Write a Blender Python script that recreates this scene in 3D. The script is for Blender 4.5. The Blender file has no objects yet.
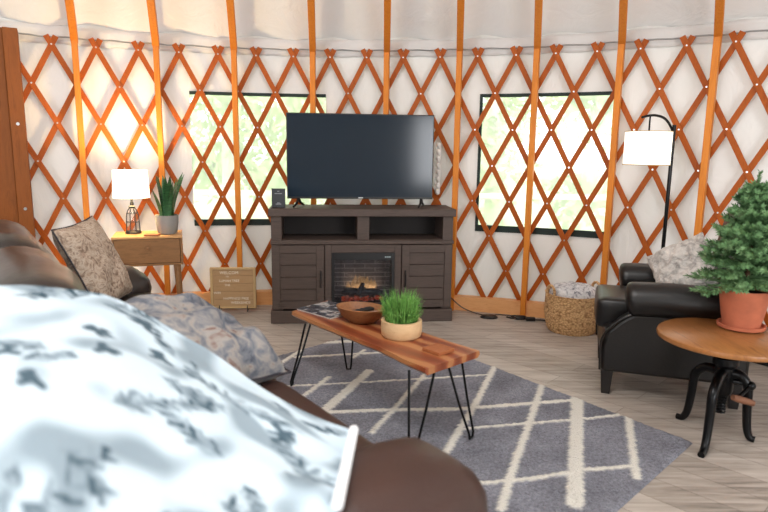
import bpy, bmesh, math, random
from mathutils import Vector, Matrix, noise

random.seed(7)
SC = bpy.context.scene
COL = SC.collection
R = math.radians
PI = math.pi

# ------------------------------------------------------------------ camera
cam_d = bpy.data.cameras.new('camera')
cam = bpy.data.objects.new('camera', cam_d)
COL.objects.link(cam)
cam.location = (0, 0, 1.3)
PITCH, ROLL = 0.17222, 0.012917
cam.matrix_world = Matrix.Translation((0, 0, 1.3)) @ Matrix.Rotation(PI / 2 - PITCH, 4, 'X') @ Matrix.Rotation(ROLL, 4, 'Z')
cam_d.sensor_width = 36.0
cam_d.lens = 608.3 / 768 * 36.0
cam_d.clip_start = 0.02
cam_d.dof.use_dof = True
cam_d.dof.focus_distance = 4.0
cam_d.dof.aperture_fstop = 2.2
SC.camera = cam

# ------------------------------------------------------------------ view, world, big lights
SC.view_settings.view_transform = 'Standard'
SC.view_settings.look = 'None'
SC.view_settings.exposure = 0.0
SC.view_settings.gamma = 1.0
SC.view_settings.use_curve_mapping = False

CX, CY, RW = -0.4446, 0.5497, 4.60          # centre and radius of the yurt wall

world = bpy.data.worlds.new('overcast_sky')
SC.world = world
world.use_nodes = True
wb = world.node_tree.nodes['Background']
wb.inputs['Color'].default_value = (0.93, 0.97, 1.0, 1)
wb.inputs['Strength'].default_value = 3.4


def area(name, loc, target, size, power, color=(1, 1, 1), shape='RECTANGLE', size_y=None):
    d = bpy.data.lights.new(name, 'AREA')
    d.shape = shape
    d.size = size
    if shape in ('RECTANGLE', 'ELLIPSE'):
        d.size_y = size_y or size
    d.energy = power
    d.color = color
    o = bpy.data.objects.new(name, d)
    COL.objects.link(o)
    o.location = loc
    o.rotation_euler = (Vector(target) - Vector(loc)).to_track_quat('-Z', 'Y').to_euler()
    return o


area('skylight_dome_light', (CX, CY, 3.72), (CX, CY, 0), 1.5, 90, (1.0, 0.985, 0.97), 'DISK')
area('side_window_light', (CX + 4.3 * math.cos(R(-35)), CY + 4.3 * math.sin(R(-35)), 1.3), (0.2, 2.6, 1.2), 2.2, 125, (0.95, 0.97, 1.0), 'RECTANGLE', 1.3)
area('rear_window_light', (CX + 4.3 * math.cos(R(222)), CY + 4.3 * math.sin(R(222)), 1.4), (0.0, 2.6, 1.3), 2.4, 135, (0.95, 0.97, 1.0), 'RECTANGLE', 1.4)


# ------------------------------------------------------------------ helpers
def srgb(r, g, b):
    def f(c):
        c /= 255.0
        return c / 12.92 if c <= 0.04045 else ((c + 0.055) / 1.055) ** 2.4
    return (f(r), f(g), f(b), 1.0)


class NT:
    """tiny node helper"""
    def __init__(self, name):
        self.m = bpy.data.materials.new(name)
        self.m.use_nodes = True
        self.t = self.m.node_tree
        self.b = self.t.nodes['Principled BSDF']
        self.out = self.t.nodes['Material Output']

    def n(self, typ, **kw):
        nd = self.t.nodes.new(typ)
        for k, v in kw.items():
            if k.startswith('i_'):
                key = k[2:].replace('_', ' ')
                nd.inputs[key].default_value = v
            else:
                setattr(nd, k, v)
        return nd

    def l(self, a, b):
        self.t.links.new(a, b)

    def ramp(self, fac, stops):
        r = self.t.nodes.new('ShaderNodeValToRGB')
        els = r.color_ramp.elements
        while len(els) < len(stops):
            els.new(0.5)
        for e, (p, c) in zip(els, stops):
            e.position = p
            e.color = c
        self.l(fac, r.inputs['Fac'])
        return r.outputs['Color']

    def coords(self, scale=(1, 1, 1), rot=(0, 0, 0), kind='Object'):
        tc = self.n('ShaderNodeTexCoord')
        mp = self.n('ShaderNodeMapping')
        mp.inputs['Scale'].default_value = scale
        mp.inputs['Rotation'].default_value = rot
        self.l(tc.outputs[kind], mp.inputs['Vector'])
        return mp.outputs['Vector']

    def noise(self, vec, scale=5, detail=3, rough=0.5, dist=0.0):
        nz = self.n('ShaderNodeTexNoise')
        nz.inputs['Scale'].default_value = scale
        nz.inputs['Detail'].default_value = detail
        nz.inputs['Roughness'].default_value = rough
        nz.inputs['Distortion'].default_value = dist
        self.l(vec, nz.inputs['Vector'])
        return nz.outputs['Fac']

    def bump(self, h, strength=0.3, dist=0.01):
        bp = self.n('ShaderNodeBump')
        bp.inputs['Strength'].default_value = strength
        bp.inputs['Distance'].default_value = dist
        self.l(h, bp.inputs['Height'])
        self.l(bp.outputs['Normal'], self.b.inputs['Normal'])


def plain(name, col, rough=0.5, metal=0.0, var=0.12, nscale=8.0, bump=0.0, bscale=60.0, scale=(1, 1, 1), spec=None):
    k = NT(name)
    v = k.coords(scale)
    f = k.noise(v, nscale, 4)
    lo = tuple(c * (1 - var) for c in col[:3]) + (1,)
    hi = tuple(min(1, c * (1 + var)) for c in col[:3]) + (1,)
    k.l(k.ramp(f, [(0.3, lo), (0.7, hi)]), k.b.inputs['Base Color'])
    k.b.inputs['Roughness'].default_value = rough
    k.b.inputs['Metallic'].default_value = metal
    if spec is not None:
        k.b.inputs['Specular IOR Level'].default_value = spec
    if bump:
        k.bump(k.noise(v, bscale, 3), bump, 0.004)
    return k.m


def wood(name, dark, light, rough=0.45, axis=(1, 12, 12), nscale=3.0, bump=0.08, spec=0.4):
    k = NT(name)
    v = k.coords(axis)
    f = k.noise(v, nscale, 5, 0.6, 0.6)
    f2 = k.noise(v, nscale * 4, 3, 0.6, 0.2)
    mx = k.n('ShaderNodeMath', operation='MULTIPLY_ADD')
    k.l(f2, mx.inputs[0])
    mx.inputs[1].default_value = 0.35
    k.l(f, mx.inputs[2])
    c = k.ramp(mx.outputs[0], [(0.42, dark), (0.62, light), (0.85, tuple(0.5 * (a + b) for a, b in zip(dark, light)))])
    k.l(c, k.b.inputs['Base Color'])
    k.b.inputs['Roughness'].default_value = rough
    k.b.inputs['Specular IOR Level'].default_value = spec
    k.bump(f2, bump, 0.003)
    return k.m


def attr_mix(name, attr, c0, c1, rough=0.9, bump=0.5, bscale=120, var=0.2, vscale=4.0, bdist=0.01, fibre=0):
    """two real colours of one surface, chosen by a pattern attribute on the mesh"""
    k = NT(name)
    v = k.coords()
    f = k.noise(v, vscale, 4)
    fine = k.noise(v, bscale, 2)
    lo = tuple(c * (1 - var) for c in c0[:3]) + (1,)
    hi = tuple(min(1, c * (1 + var)) for c in c0[:3]) + (1,)
    base = k.ramp(f, [(0.3, lo), (0.7, hi)])
    if fibre:
        fm = k.n('ShaderNodeMix', data_type='RGBA', blend_type='MULTIPLY')
        fm.inputs[0].default_value = 1.0
        k.l(base, fm.inputs[6])
        k.l(k.ramp(k.noise(v, fibre, 3, 0.7), [(0.32, (0.62, 0.62, 0.64, 1)), (0.66, (1.15, 1.15, 1.16, 1))]), fm.inputs[7])
        base = fm.outputs[2]
    at = k.n('ShaderNodeAttribute', attribute_name=attr)
    mix = k.n('ShaderNodeMix', data_type='RGBA')
    k.l(at.outputs['Fac'], mix.inputs[0])
    k.l(base, mix.inputs[6])
    mix.inputs[7].default_value = c1
    k.l(mix.outputs[2], k.b.inputs['Base Color'])
    k.b.inputs['Roughness'].default_value = rough
    k.b.inputs['Specular IOR Level'].default_value = 0.15
    k.bump(fine, bump, bdist)
    return k.m


def mesh_obj(name, bm, mat=None, parent=None, smooth=True, bevel=0.0, subsurf=0, angle=40):
    bmesh.ops.recalc_face_normals(bm, faces=bm.faces[:])
    me = bpy.data.meshes.new(name)
    bm.to_mesh(me)
    bm.free()
    o = bpy.data.objects.new(name, me)
    COL.objects.link(o)
    if mat:
        me.materials.append(mat)
    if parent:
        o.parent = parent
    if bevel:
        md = o.modifiers.new('bevel', 'BEVEL')
        md.width = bevel
        md.segments = 2
        md.limit_method = 'ANGLE'
        md.angle_limit = R(35)
    if subsurf:
        md = o.modifiers.new('sub', 'SUBSURF')
        md.levels = md.render_levels = subsurf
    if smooth:
        for p in me.polygons:
            p.use_smooth = True
        if not subsurf:
            try:
                me.set_sharp_from_angle(angle=R(angle))
            except Exception:
                pass
    return o


def tag(o, label, cat, group=None, kind=None):
    if label:
        o['label'] = label
    if cat:
        o['category'] = cat
    if group:
        o['group'] = group
    if kind:
        o['kind'] = kind
    return o


def thing(name, label, cat, loc=(0, 0, 0), rz=0.0, group=None):
    o = bpy.data.objects.new(name, None)
    COL.objects.link(o)
    o.empty_display_size = 0.1
    o.location = loc
    o.rotation_euler = (0, 0, rz)
    return tag(o, label, cat, group)


def struct(o):
    o['kind'] = 'structure'
    return o


def BM():
    return bmesh.new()


def box(bm, c, s, rot=None):
    m = Matrix.Translation(c)
    if rot is not None:
        m = m @ rot
    r = bmesh.ops.create_cube(bm, size=1.0, matrix=m @ Matrix.Diagonal((s[0], s[1], s[2], 1)))
    return r['verts']


def box2(bm, a, b):
    return box(bm, [(p + q) / 2 for p, q in zip(a, b)], [abs(q - p) for p, q in zip(a, b)])


def lathe(bm, prof, seg=32, c=(0, 0, 0), sx=1.0, sy=1.0, close=True):
    rings = []
    for r, z in prof:
        rings.append([bm.verts.new((c[0] + sx * r * math.cos(2 * PI * i / seg), c[1] + sy * r * math.sin(2 * PI * i / seg), c[2] + z)) for i in range(seg)])
    for a, b in zip(rings, rings[1:]):
        for i in range(seg):
            j = (i + 1) % seg
            bm.faces.new((a[i], a[j], b[j], b[i]))
    if close:
        if prof[0][0] > 1e-5:
            bm.faces.new(rings[0][::-1])
        if prof[-1][0] > 1e-5:
            bm.faces.new(rings[-1])


def tube(bm, pts, rad, seg=8, cap=True, flat=None):
    """tube along points; rad number or list; flat scales the section's second axis"""
    pts = [Vector(p) for p in pts]
    n = len(pts)
    rads = rad if isinstance(rad, (list, tuple)) else [rad] * n
    rings = []
    up = Vector((0, 0, 1))
    for i, p in enumerate(pts):
        d = (pts[min(i + 1, n - 1)] - pts[max(i - 1, 0)]).normalized()
        ref = up if abs(d.dot(up)) < 0.95 else Vector((1, 0, 0))
        if i == 0:
            x = d.cross(ref).normalized()
        else:
            x = (px - d * px.dot(d)).normalized()
        px = x
        y = d.cross(x)
        k = flat if flat else 1.0
        rings.append([bm.verts.new(p + rads[i] * (math.cos(2 * PI * s / seg) * x + k * math.sin(2 * PI * s / seg) * y)) for s in range(seg)])
    for a, b in zip(rings, rings[1:]):
        for s in range(seg):
            t = (s + 1) % seg
            bm.faces.new((a[s], a[t], b[t], b[s]))
    if cap:
        bm.faces.new(rings[0][::-1])
        bm.faces.new(rings[-1])


def smooth_path(pts, n=6):
    """Catmull-Rom"""
    P = [Vector(p) for p in pts]
    P = [P[0] * 2 - P[1]] + P + [P[-1] * 2 - P[-2]]
    out = []
    for i in range(1, len(P) - 2):
        for k in range(n):
            t = k / n
            a, b, c, d = P[i - 1], P[i], P[i + 1], P[i + 2]
            out.append(0.5 * ((2 * b) + (-a + c) * t + (2 * a - 5 * b + 4 * c - d) * t * t + (-a + 3 * b - 3 * c + d) * t ** 3))
    out.append(P[-2])
    return out


def prism(bm, pts, z0, z1):
    a = [bm.verts.new((p[0], p[1], z0)) for p in pts]
    b = [bm.verts.new((p[0], p[1], z1)) for p in pts]
    bm.faces.new(a[::-1])
    bm.faces.new(b)
    n = len(pts)
    for i in range(n):
        j = (i + 1) % n
        bm.faces.new((a[i], a[j], b[j], b[i]))


def cushion_bm(w, h, t, n=18, lump=0.0, seed=0, pinch=0.06, power=3.0):
    """a stuffed cushion lying in XY, pinched at the rim, thick in Z"""
    bm = BM()
    grids = []
    for side in (1, -1):
        g = []
        for i in range(n + 1):
            row = []
            for j in range(n + 1):
                a = 2 * i / n - 1
                b = 2 * j / n - 1
                e = max(0, (1 - abs(a) ** power)) * max(0, (1 - abs(b) ** power))
                e = e ** 0.5
                x = a * w / 2 * (1 - pinch * (1 - b * b) * abs(a))
                y = b * h / 2 * (1 - pinch * (1 - a * a) * abs(b))
                z = side * (t / 2) * e
                if lump:
                    q = noise.noise(Vector((a * 2.2 + seed, b * 2.2, side * 3.1 + seed)))
                    z += lump * q * (0.35 + e)
                    x += lump * 0.3 * noise.noise(Vector((b * 3, seed, a)))
                row.append(bm.verts.new((x, y, z)))
            g.append(row)
        for i in range(n):
            for j in range(n):
                f = (g[i][j], g[i + 1][j], g[i + 1][j + 1], g[i][j + 1])
                bm.faces.new(f if side > 0 else f[::-1])
        grids.append(g)
    bmesh.ops.remove_doubles(bm, verts=bm.verts[:], dist=0.0008)
    return bm


def rbox(bm, c, s, r=0.03, n=3, puff=(0, 0, 0), rot=None):
    """rounded, optionally puffed block (superellipsoid grid)"""
    tmp = bmesh.new()
    bmesh.ops.create_cube(tmp, size=2.0)
    bmesh.ops.subdivide_edges(tmp, edges=tmp.edges[:], cuts=7, use_grid_fill=True)
    M = Matrix.Translation(c) @ (rot if rot is not None else Matrix())
    vm = {}
    h = [max(1e-4, q / 2) for q in s]
    for vtx in tmp.verts:
        q = list(vtx.co)
        # re-space so that corners get samples
        q = [math.copysign(1 - (1 - abs(a)) ** 1.6, a) for a in q]
        p = [q[i] * h[i] for i in range(3)]
        core = [max(-h[i] + r, min(h[i] - r, p[i])) if h[i] > r else 0 for i in range(3)]
        d = Vector([p[i] - core[i] for i in range(3)])
        if d.length > 1e-9:
            big = max(abs(x) for x in d)
            d = d.normalized() * min(r, big)
        p = [core[i] + d[i] for i in range(3)]
        for i in range(3):
            if puff[i]:
                j, k = (i + 1) % 3, (i + 2) % 3
                p[i] += math.copysign(puff[i], q[i]) * abs(q[i]) * (1 - q[j] ** 2) * (1 - q[k] ** 2)
        vm[vtx] = bm.verts.new(M @ Vector(p))
    for f in tmp.faces:
        bm.faces.new([vm[x] for x in f.verts])
    tmp.free()


def polar(th, r, z):
    return Vector((CX + r * math.cos(th), CY + r * math.sin(th), z))


def copy_tree(o, parent=None):
    c = o.copy()
    COL.objects.link(c)
    if parent:
        c.parent = parent
    for ch in [x for x in COL.objects if x.parent == o]:
        copy_tree(ch, c)
    return c


# ------------------------------------------------------------------ materials
M_lat = wood('lattice_wood', srgb(146, 66, 14), srgb(172, 86, 22), 0.5, (6, 6, 1.5), 4, spec=0.2)
M_stud = wood('stud_wood', srgb(196, 106, 28), srgb(216, 132, 46), 0.5, (8, 8, 1), 4, spec=0.25)
M_jamb = wood('jamb_wood', srgb(112, 62, 26), srgb(136, 78, 34), 0.5, (8, 8, 1), 4, spec=0.2)
M_base = wood('baseboard_wood', srgb(214, 146, 88), srgb(232, 172, 116), 0.5, (2, 2, 10), 3)


def canvas(name, col, trans=0.0):
    k = NT(name)
    v = k.coords()
    f = k.noise(v, 1.3, 4, 0.55)
    lo = tuple(c * 0.95 for c in col[:3]) + (1,)
    k.l(k.ramp(f, [(0.3, lo), (0.7, col)]), k.b.inputs['Base Color'])
    k.b.inputs['Roughness'].default_value = 0.8
    k.b.inputs['Specular IOR Level'].default_value = 0.15
    v2 = k.coords((1, 1, 0.45))
    k.bump(k.noise(v2, 3.2, 5, 0.6, 0.8), 0.4, 0.05)
    if trans:
        tl_ = k.n('ShaderNodeBsdfTranslucent')
        tl_.inputs['Color'].default_value = (0.95, 0.93, 0.89, 1)
        ms = k.n('ShaderNodeMixShader')
        ms.inputs[0].default_value = trans
        k.l(k.b.outputs[0], ms.inputs[1])
        k.l(tl_.outputs[0], ms.inputs[2])
        k.l(ms.outputs[0], k.out.inputs['Surface'])
    return k.m


M_canvas = canvas('wall_canvas', srgb(231, 229, 226), 0.06)
M_roof = canvas('roof_canvas', srgb(228, 226, 224), 0.07)

# ---- floor
k = NT('plank_floor')
v = k.coords((1, 1, 1), (0, 0, R(45)))
br = k.n('ShaderNodeTexBrick')
br.offset = 0.37
br.inputs['Scale'].default_value = 1.0
br.inputs['Mortar Size'].default_value = 0.0012
br.inputs['Mortar Smooth'].default_value = 0.1
br.inputs['Brick Width'].default_value = 1.22
br.inputs['Row Height'].default_value = 0.15
br.inputs['Color1'].default_value = (0.0, 0.0, 0.0, 1)
br.inputs['Color2'].default_value = (1, 1, 1, 1)
br.inputs['Mortar'].default_value = (0.5, 0.5, 0.5, 1)
k.l(v, br.inputs['Vector'])
v2 = k.coords((1.2, 14, 1), (0, 0, R(45)))
g = k.noise(v2, 2.2, 6, 0.62, 0.5)
sep = k.n('ShaderNodeMath', operation='MULTIPLY_ADD')
bw = k.n('ShaderNodeRGBToBW')
k.l(br.outputs['Color'], bw.inputs[0])
k.l(bw.outputs[0], sep.inputs[0])
sep.inputs[1].default_value = 0.16
k.l(g, sep.inputs[2])
colr = k.ramp(sep.outputs[0], [(0.34, srgb(116, 107, 99)), (0.50, srgb(156, 146, 136)), (0.66, srgb(177, 167, 157)), (0.85, srgb(194, 186, 177))])
mx = k.n('ShaderNodeMix', data_type='RGBA')
k.l(br.outputs['Fac'], mx.inputs[0])
k.l(colr, mx.inputs[6])
mx.inputs[7].default_value = srgb(96, 84, 74)
k.l(mx.outputs[2], k.b.inputs['Base Color'])
k.b.inputs['Roughness'].default_value = 0.42
k.bump(g, 0.12, 0.003)
M_floor = k.m

k = NT('clear_vinyl')
k.t.nodes.remove(k.b)
tr = k.n('ShaderNodeBsdfTransparent')
tr.inputs['Color'].default_value = (0.96, 0.97, 0.96, 1)
gl = k.n('ShaderNodeBsdfGlossy')
gl.inputs['Roughness'].default_value = 0.08
df = k.n('ShaderNodeBsdfTranslucent')
df.inputs['Color'].default_value = (0.95, 0.96, 0.93, 1)
m1 = k.n('ShaderNodeMixShader')
m1.inputs[0].default_value = 0.30
k.l(tr.outputs[0], m1.inputs[1])
k.l(df.outputs[0], m1.inputs[2])
m2 = k.n('ShaderNodeMixShader')
m2.inputs[0].default_value = 0.03
k.l(m1.outputs[0], m2.inputs[1])
k.l(gl.outputs[0], m2.inputs[2])
k.l(m2.outputs[0], k.out.inputs['Surface'])
M_vinyl = k.m

M_green = plain('window_webbing', srgb(24, 44, 40), 0.7, var=0.1)
M_leather = plain('brown_leather', srgb(58, 36, 29), 0.42, var=0.22, nscale=3, bump=0.25, bscale=90)
M_leather_shaded = plain('shaded_leather', srgb(44, 37, 33), 0.31, var=0.25, nscale=3, bump=0.3, bscale=40)  # same sofa leather; the far end's dimmer lighting is put into the colour
M_black_leather = plain('black_leather', srgb(14, 11, 10), 0.36, var=0.2, nscale=4, bump=0.2, bscale=80)
M_dark_wood_leg = plain('dark_leg', srgb(22, 18, 17), 0.4)
M_console = wood('console_wood', srgb(58, 47, 41), srgb(81, 67, 60), 0.55, (1.2, 14, 14), 3.5, 0.15)
M_console_in = plain('console_inside', srgb(34, 28, 26), 0.7)
M_black = plain('black_plastic', srgb(14, 14, 15), 0.4, var=0.05)
M_iron = plain('black_iron', srgb(16, 17, 19), 0.28, metal=0.6, var=0.1)
M_steel = plain('steel', srgb(190, 190, 190), 0.3, metal=1.0, var=0.05)

# TV glass
k = NT('screen_glass')
k.b.inputs['Base Color'].default_value = srgb(13, 30, 44)
k.b.inputs['Roughness'].default_value = 0.12
k.b.inputs['Specular IOR Level'].default_value = 0.35
M_screen = k.m

# ------------------------------------------------------------------ room shell
bm = BM()
bmesh.ops.create_circle(bm, cap_ends=True, segments=96, radius=RW + 0.05, matrix=Matrix.Translation((CX, CY, 0)))
o = mesh_obj('floor', bm, M_floor, smooth=False)
struct(o)

WIN = [(R(90.62), R(104.2), 0.675, 1.742), (R(62.4), R(74.95), 0.665, 1.745)]


def arc_wall(name, th_edges, z_edges, holes, mat, r):
    bm = BM()
    grid = {}

    def vert(i, j):
        if (i, j) not in grid:
            grid[(i, j)] = bm.verts.new(polar(th_edges[i], r, z_edges[j]))
        return grid[(i, j)]
    for i in range(len(th_edges) - 1):
        for j in range(len(z_edges) - 1):
            tm = (th_edges[i] + th_edges[i + 1]) / 2
            zm = (z_edges[j] + z_edges[j + 1]) / 2
            if any(a < tm < b and c < zm < d for a, b, c, d in holes):
                continue
            bm.faces.new((vert(i, j), vert(i + 1, j), vert(i + 1, j + 1), vert(i, j + 1)))
    return struct(mesh_obj(name, bm, mat, smooth=True, angle=80))


def edges(a, b, step, extra):
    n = max(1, int(round((b - a) / step)))
    e = [a + (b - a) * i / n for i in range(n + 1)]
    e = [x for x in e if all(abs(x - y) > step * 0.3 for y in extra)] + [x for x in extra if a <= x <= b]
    return sorted(e)


zE = edges(0, 2.2, 0.2, sorted({z for w in WIN for z in w[2:]}))
thE = edges(R(40), R(140), R(2), [t for w in WIN for t in w[:2]])
arc_wall('wall_front', thE, zE, WIN, M_canvas, RW)
arc_wall('wall_back', [R(140 + 260 * i / 104) for i in range(105)], [0, 1.1, 2.2], [], M_canvas, RW)

# conical roof with soft pleats between the rafters
bm = BM()
RZ0, RZ1, RR1 = 2.16, 3.95, 0.75
nth, nr = 288, 8
rows = []
for a in range(nr + 1):
    f = a / nr
    row = []
    for i in range(nth):
        th = 2 * PI * i / nth
        rr = RW + 0.03 + (RR1 - RW) * f
        z = RZ0 + (RZ1 - RZ0) * f
        z += 0.02 * math.cos(48 * th) * (1 - f) + 0.012 * noise.noise(Vector((math.cos(th) * 14, math.sin(th) * 14, f * 4)))
        row.append(bm.verts.new(polar(th, rr, z)))
    rows.append(row)
for a, b in zip(rows, rows[1:]):
    for i in range(nth):
        j = (i + 1) % nth
        bm.faces.new((a[i], a[j], b[j], b[i]))
bm.faces.new(rows[-1])
struct(mesh_obj('ceiling', bm, M_roof, angle=60))

# loose cloth valance where roof meets the wall
bm = BM()
rows = []
for a in range(5):
    f = a / 4
    row = []
    for i in range(241):
        th = R(40 + 100 * i / 240)
        w = 0.015 * noise.noise(Vector((th * 60, f * 2, 0))) + 0.018 * f * noise.noise(Vector((th * 25, 3, 1)))
        row.append(bm.verts.new(polar(th, RW - 0.012 - 0.01 * (1 - f) + w * 0.5, 2.17 - 0.13 * f + 0.012 * noise.noise(Vector((th * 30, 9, 0))))))
    rows.append(row)
for a, b in zip(rows, rows[1:]):
    for i in range(240):
        bm.faces.new((a[i], a[i + 1], b[i + 1], b[i]))
o = struct(mesh_obj('trim_1', bm, M_canvas, angle=80))
md = o.modifiers.new('solid', 'SOLIDIFY')
md.thickness = 0.003

# baseboard
bm = BM()
pr = [(4.475, 0), (4.475, 0.115), (4.555, 0.115), (4.555, 0)]
prev = None
for i in range(121):
    th = R(40 + 100 * i / 120)
    ring = [bm.verts.new(polar(th, r, z)) for r, z in pr]
    if prev:
        for s in range(4):
            bm.faces.new((prev[s], prev[(s + 1) % 4], ring[(s + 1) % 4], ring[s]))
    prev = ring
struct(mesh_obj('baseboard_front', bm, M_base, angle=30))

# windows: vinyl pane (structure) with dark webbing frame
for wi, (a, b, z0, z1) in enumerate(WIN):
    bm = BM()
    n = 14
    pts = [[bm.verts.new(polar(a + (b - a) * i / n, RW + 0.004, z)) for z in (z0 - .01, z1 + .01)] for i in range(n + 1)]
    for p, q in zip(pts, pts[1:]):
        bm.faces.new((p[0], q[0], q[1], p[1]))
    w = struct(mesh_obj('window_%d' % (wi + 1), bm, M_vinyl, angle=80))
    bm = BM()

    def strip(t0, t1, za, zb, r0=RW - 0.012, r1=RW + 0.006):
        m = 12
        prev = None
        for i in range(m + 1):
            th = t0 + (t1 - t0) * i / m
            ring = [bm.verts.new(polar(th, r, z)) for r, z in ((r0, za), (r0, zb), (r1, zb), (r1, za))]
            if prev:
                for s in range(4):
                    bm.faces.new((prev[s], prev[(s + 1) % 4], ring[(s + 1) % 4], ring[s]))
            else:
                bm.faces.new(ring)
            prev = ring
        bm.faces.new(prev[::-1])
    strip(a, b, z0 - 0.012, z0 + 0.040)
    strip(a, b, z1 - 0.022, z1 + 0.004)
    if wi == 1:
        strip(b - 0.005, b, z0, z1)
    mesh_obj('window_frame', bm, M_green, w, angle=30)

# door jamb at the far left
bm = BM()


def polar_box(bm, t0, t1, r0, r1, z0, z1):
    vs = [[bm.verts.new(polar(t, r, z)) for t, r in ((t0, r0), (t1, r0), (t1, r1), (t0, r1))] for z in (z0, z1)]
    bm.faces.new(vs[0][::-1])
    bm.faces.new(vs[1])
    for i in range(4):
        j = (i + 1) % 4
        bm.faces.new((vs[0][i], vs[0][j], vs[1][j], vs[1][i]))


polar_box(bm, R(118.7), R(119.9), 4.40, 4.57, 0, 2.1)
j = struct(mesh_obj('door_1', bm, M_jamb, bevel=0.004))
bm = BM()
polar_box(bm, R(119.9), R(123.6), 4.43, 4.57, 0, 2.1)
mesh_obj('door_frame', bm, M_jamb, j, bevel=0.004)
for z in (0.85, 1.45):
    bm = BM()
    p = polar(R(119.3), 4.398, z)
    d = (Vector((CX, CY, z)) - p).normalized()
    tube(bm, [p - d * 0.002, p + d * 0.008], 0.011, 12)
    mesh_obj('bolt', bm, M_steel, j)

# ------------------------------------------------------------------ lattice
T0, DE, Z0, DZ = 2.02673625, 0.064864939, 2.0284, 0.28021
lat = thing('lattice', 'orange brown wooden lattice of crossed slats covering the curved canvas wall', 'lattice', (CX, CY, 0))


def slat(k0, sgn):
    bm = BM()
    rc = 4.534 - 0.006 if sgn > 0 else 4.534 + 0.008
    hw, ht = 0.0195, 0.006
    prev = None
    N = 30
    for i in range(N + 1):
        jj = -0.22 + (6.95 + 0.22) * i / N
        th = T0 - DE * (k0 + sgn * jj / 2)
        z = Z0 - DZ * jj
        # direction of the slat on the wall
        tx, tz = -DE * sgn / 2 * 4.534, -DZ
        L = math.hypot(tx, tz)
        nx, nz = -tz / L, tx / L      # perpendicular in (arc, z)
        ring = []
        for a, b in ((-1, -1), (1, -1), (1, 1), (-1, 1)):
            p = polar(th + a * hw * nx / 4.534, rc + b * ht, z + a * hw * nz)
            ring.append(bm.verts.new(p - Vector((CX, CY, 0))))
        if prev:
            for s in range(4):
                bm.faces.new((prev[s], prev[(s + 1) % 4], ring[(s + 1) % 4], ring[s]))
        else:
            bm.faces.new(ring)
        prev = ring
    bm.faces.new(prev[::-1])
    return mesh_obj('slat', bm, M_lat, lat, angle=30)


for kk in range(-4, 21):
    slat(kk, 1)
for kk in range(-1, 24):
    slat(kk, -1)
nb = 0
for row in range(0, 7):
    for kk in range(-1, 19):
        kc = kk + (0.5 if row % 2 else 0.0)
        if row >= 2 and 5.2 < kc < 10.2:
            continue
        if (row >= 5 and kc < 3) or (row >= 5 and kc > 15):
            continue
        if nb >= 98:
            continue
        p = polar(T0 - DE * kc, 4.521, Z0 - DZ * row) - Vector((CX, CY, 0))
        d = Vector((-p.x, -p.y, 0)).normalized()
        bm = BM()
        tube(bm, [p - d * 0.003, p + d * 0.003], 0.006, 8)
        mesh_obj('bolt', bm, M_steel, lat)
        nb += 1

# rim cable
bm = BM()
tube(bm, [polar(R(40 + 100 * i / 100), 4.545, 2.085 + 0.004 * math.sin(i * 1.7)) for i in range(101)], 0.006, 8)
tag(mesh_obj('cable', bm, M_steel), 'thin grey steel cable running along the top of the lattice', 'cable')

# ------------------------------------------------------------------ posts and rafters
TH = [114.18, 107.04, 99.66, 91.81, 84.27, 76.95, 69.48, 61.92, 54.23]
POST = ['slim wooden wall post between the sofa end and the table lamp',
        'slim wooden wall post right behind the glowing table lamp and snake plant',
        'slim wooden wall post crossing the left window above the wooden letter sign',
        'slim wooden wall post behind the left half of the television',
        'slim wooden wall post behind the middle of the television',
        'slim wooden wall post close beside the right end of the media console',
        'slim wooden wall post crossing the right window, its foot behind the power strip',
        'slim wooden wall post along the right edge of the right window, behind the basket',
        'slim wooden wall post to the right of the floor lamp']
RAFT = ['wooden roof rafter at far left, leftmost in the photo',
        'wooden roof rafter above the table lamp and snake plant',
        'wooden roof rafter above the left window and the letter sign',
        'wooden roof rafter above the left half of the television',
        'wooden roof rafter above the middle of the television',
        'wooden roof rafter above the right end of the media console',
        'wooden roof rafter above the middle of the right window',
        'wooden roof rafter above the right edge of the right window',
        'wooden roof rafter at far right above the armchair, rightmost in the photo']
APEX = Vector((0.0, 0.28, 0))
for td, pl, rl in zip(TH, POST, RAFT):
    th = R(td)
    rot = Matrix.Rotation(th, 4, 'Z')
    bm = BM()
    box(bm, (0, 0, 1.05), (0.075, 0.042, 2.10))
    o = mesh_obj('wall_post', bm, M_stud, bevel=0.004)
    o.location = polar(th, 4.475, 0)
    o.rotation_euler = (0, 0, th)
    tag(o, pl, 'post', 'slim wall posts in front of the lattice')
    base = polar(th, 4.475, 2.09)
    d = (APEX.lerp(Vector((CX, CY, 0)), max(0, min(1, (td - 85) / 25))) - Vector((base.x, base.y, 0))).normalized()
    L = 3.55
    s = 0.46
    dv = Vector((d.x, d.y, s)).normalized()
    ang = math.atan2(d.y, d.x)
    bm = BM()
    # rafter with a bird's-mouth foot on the post
    hw = 0.025
    pr = [(-0.05, -0.03), (0.03, -0.05), (0.12, -0.045), (L * 1.1, -0.045), (L * 1.1, 0.055), (-0.05, 0.055)]
    A = [bm.verts.new((x, -hw, z)) for x, z in pr]
    B = [bm.verts.new((x, hw, z)) for x, z in pr]
    bm.faces.new(A)
    bm.faces.new(B[::-1])
    for i in range(len(pr)):
        jn = (i + 1) % len(pr)
        bm.faces.new((A[i], B[i], B[jn], A[jn]))
    o = mesh_obj('rafter', bm, M_stud, bevel=0.004)
    o.matrix_world = Matrix.Translation(base) @ Matrix.Rotation(ang, 4, 'Z') @ Matrix.Rotation(-math.atan(s), 4, 'Y')
    tag(o, rl, 'rafter', 'roof rafters')

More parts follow.
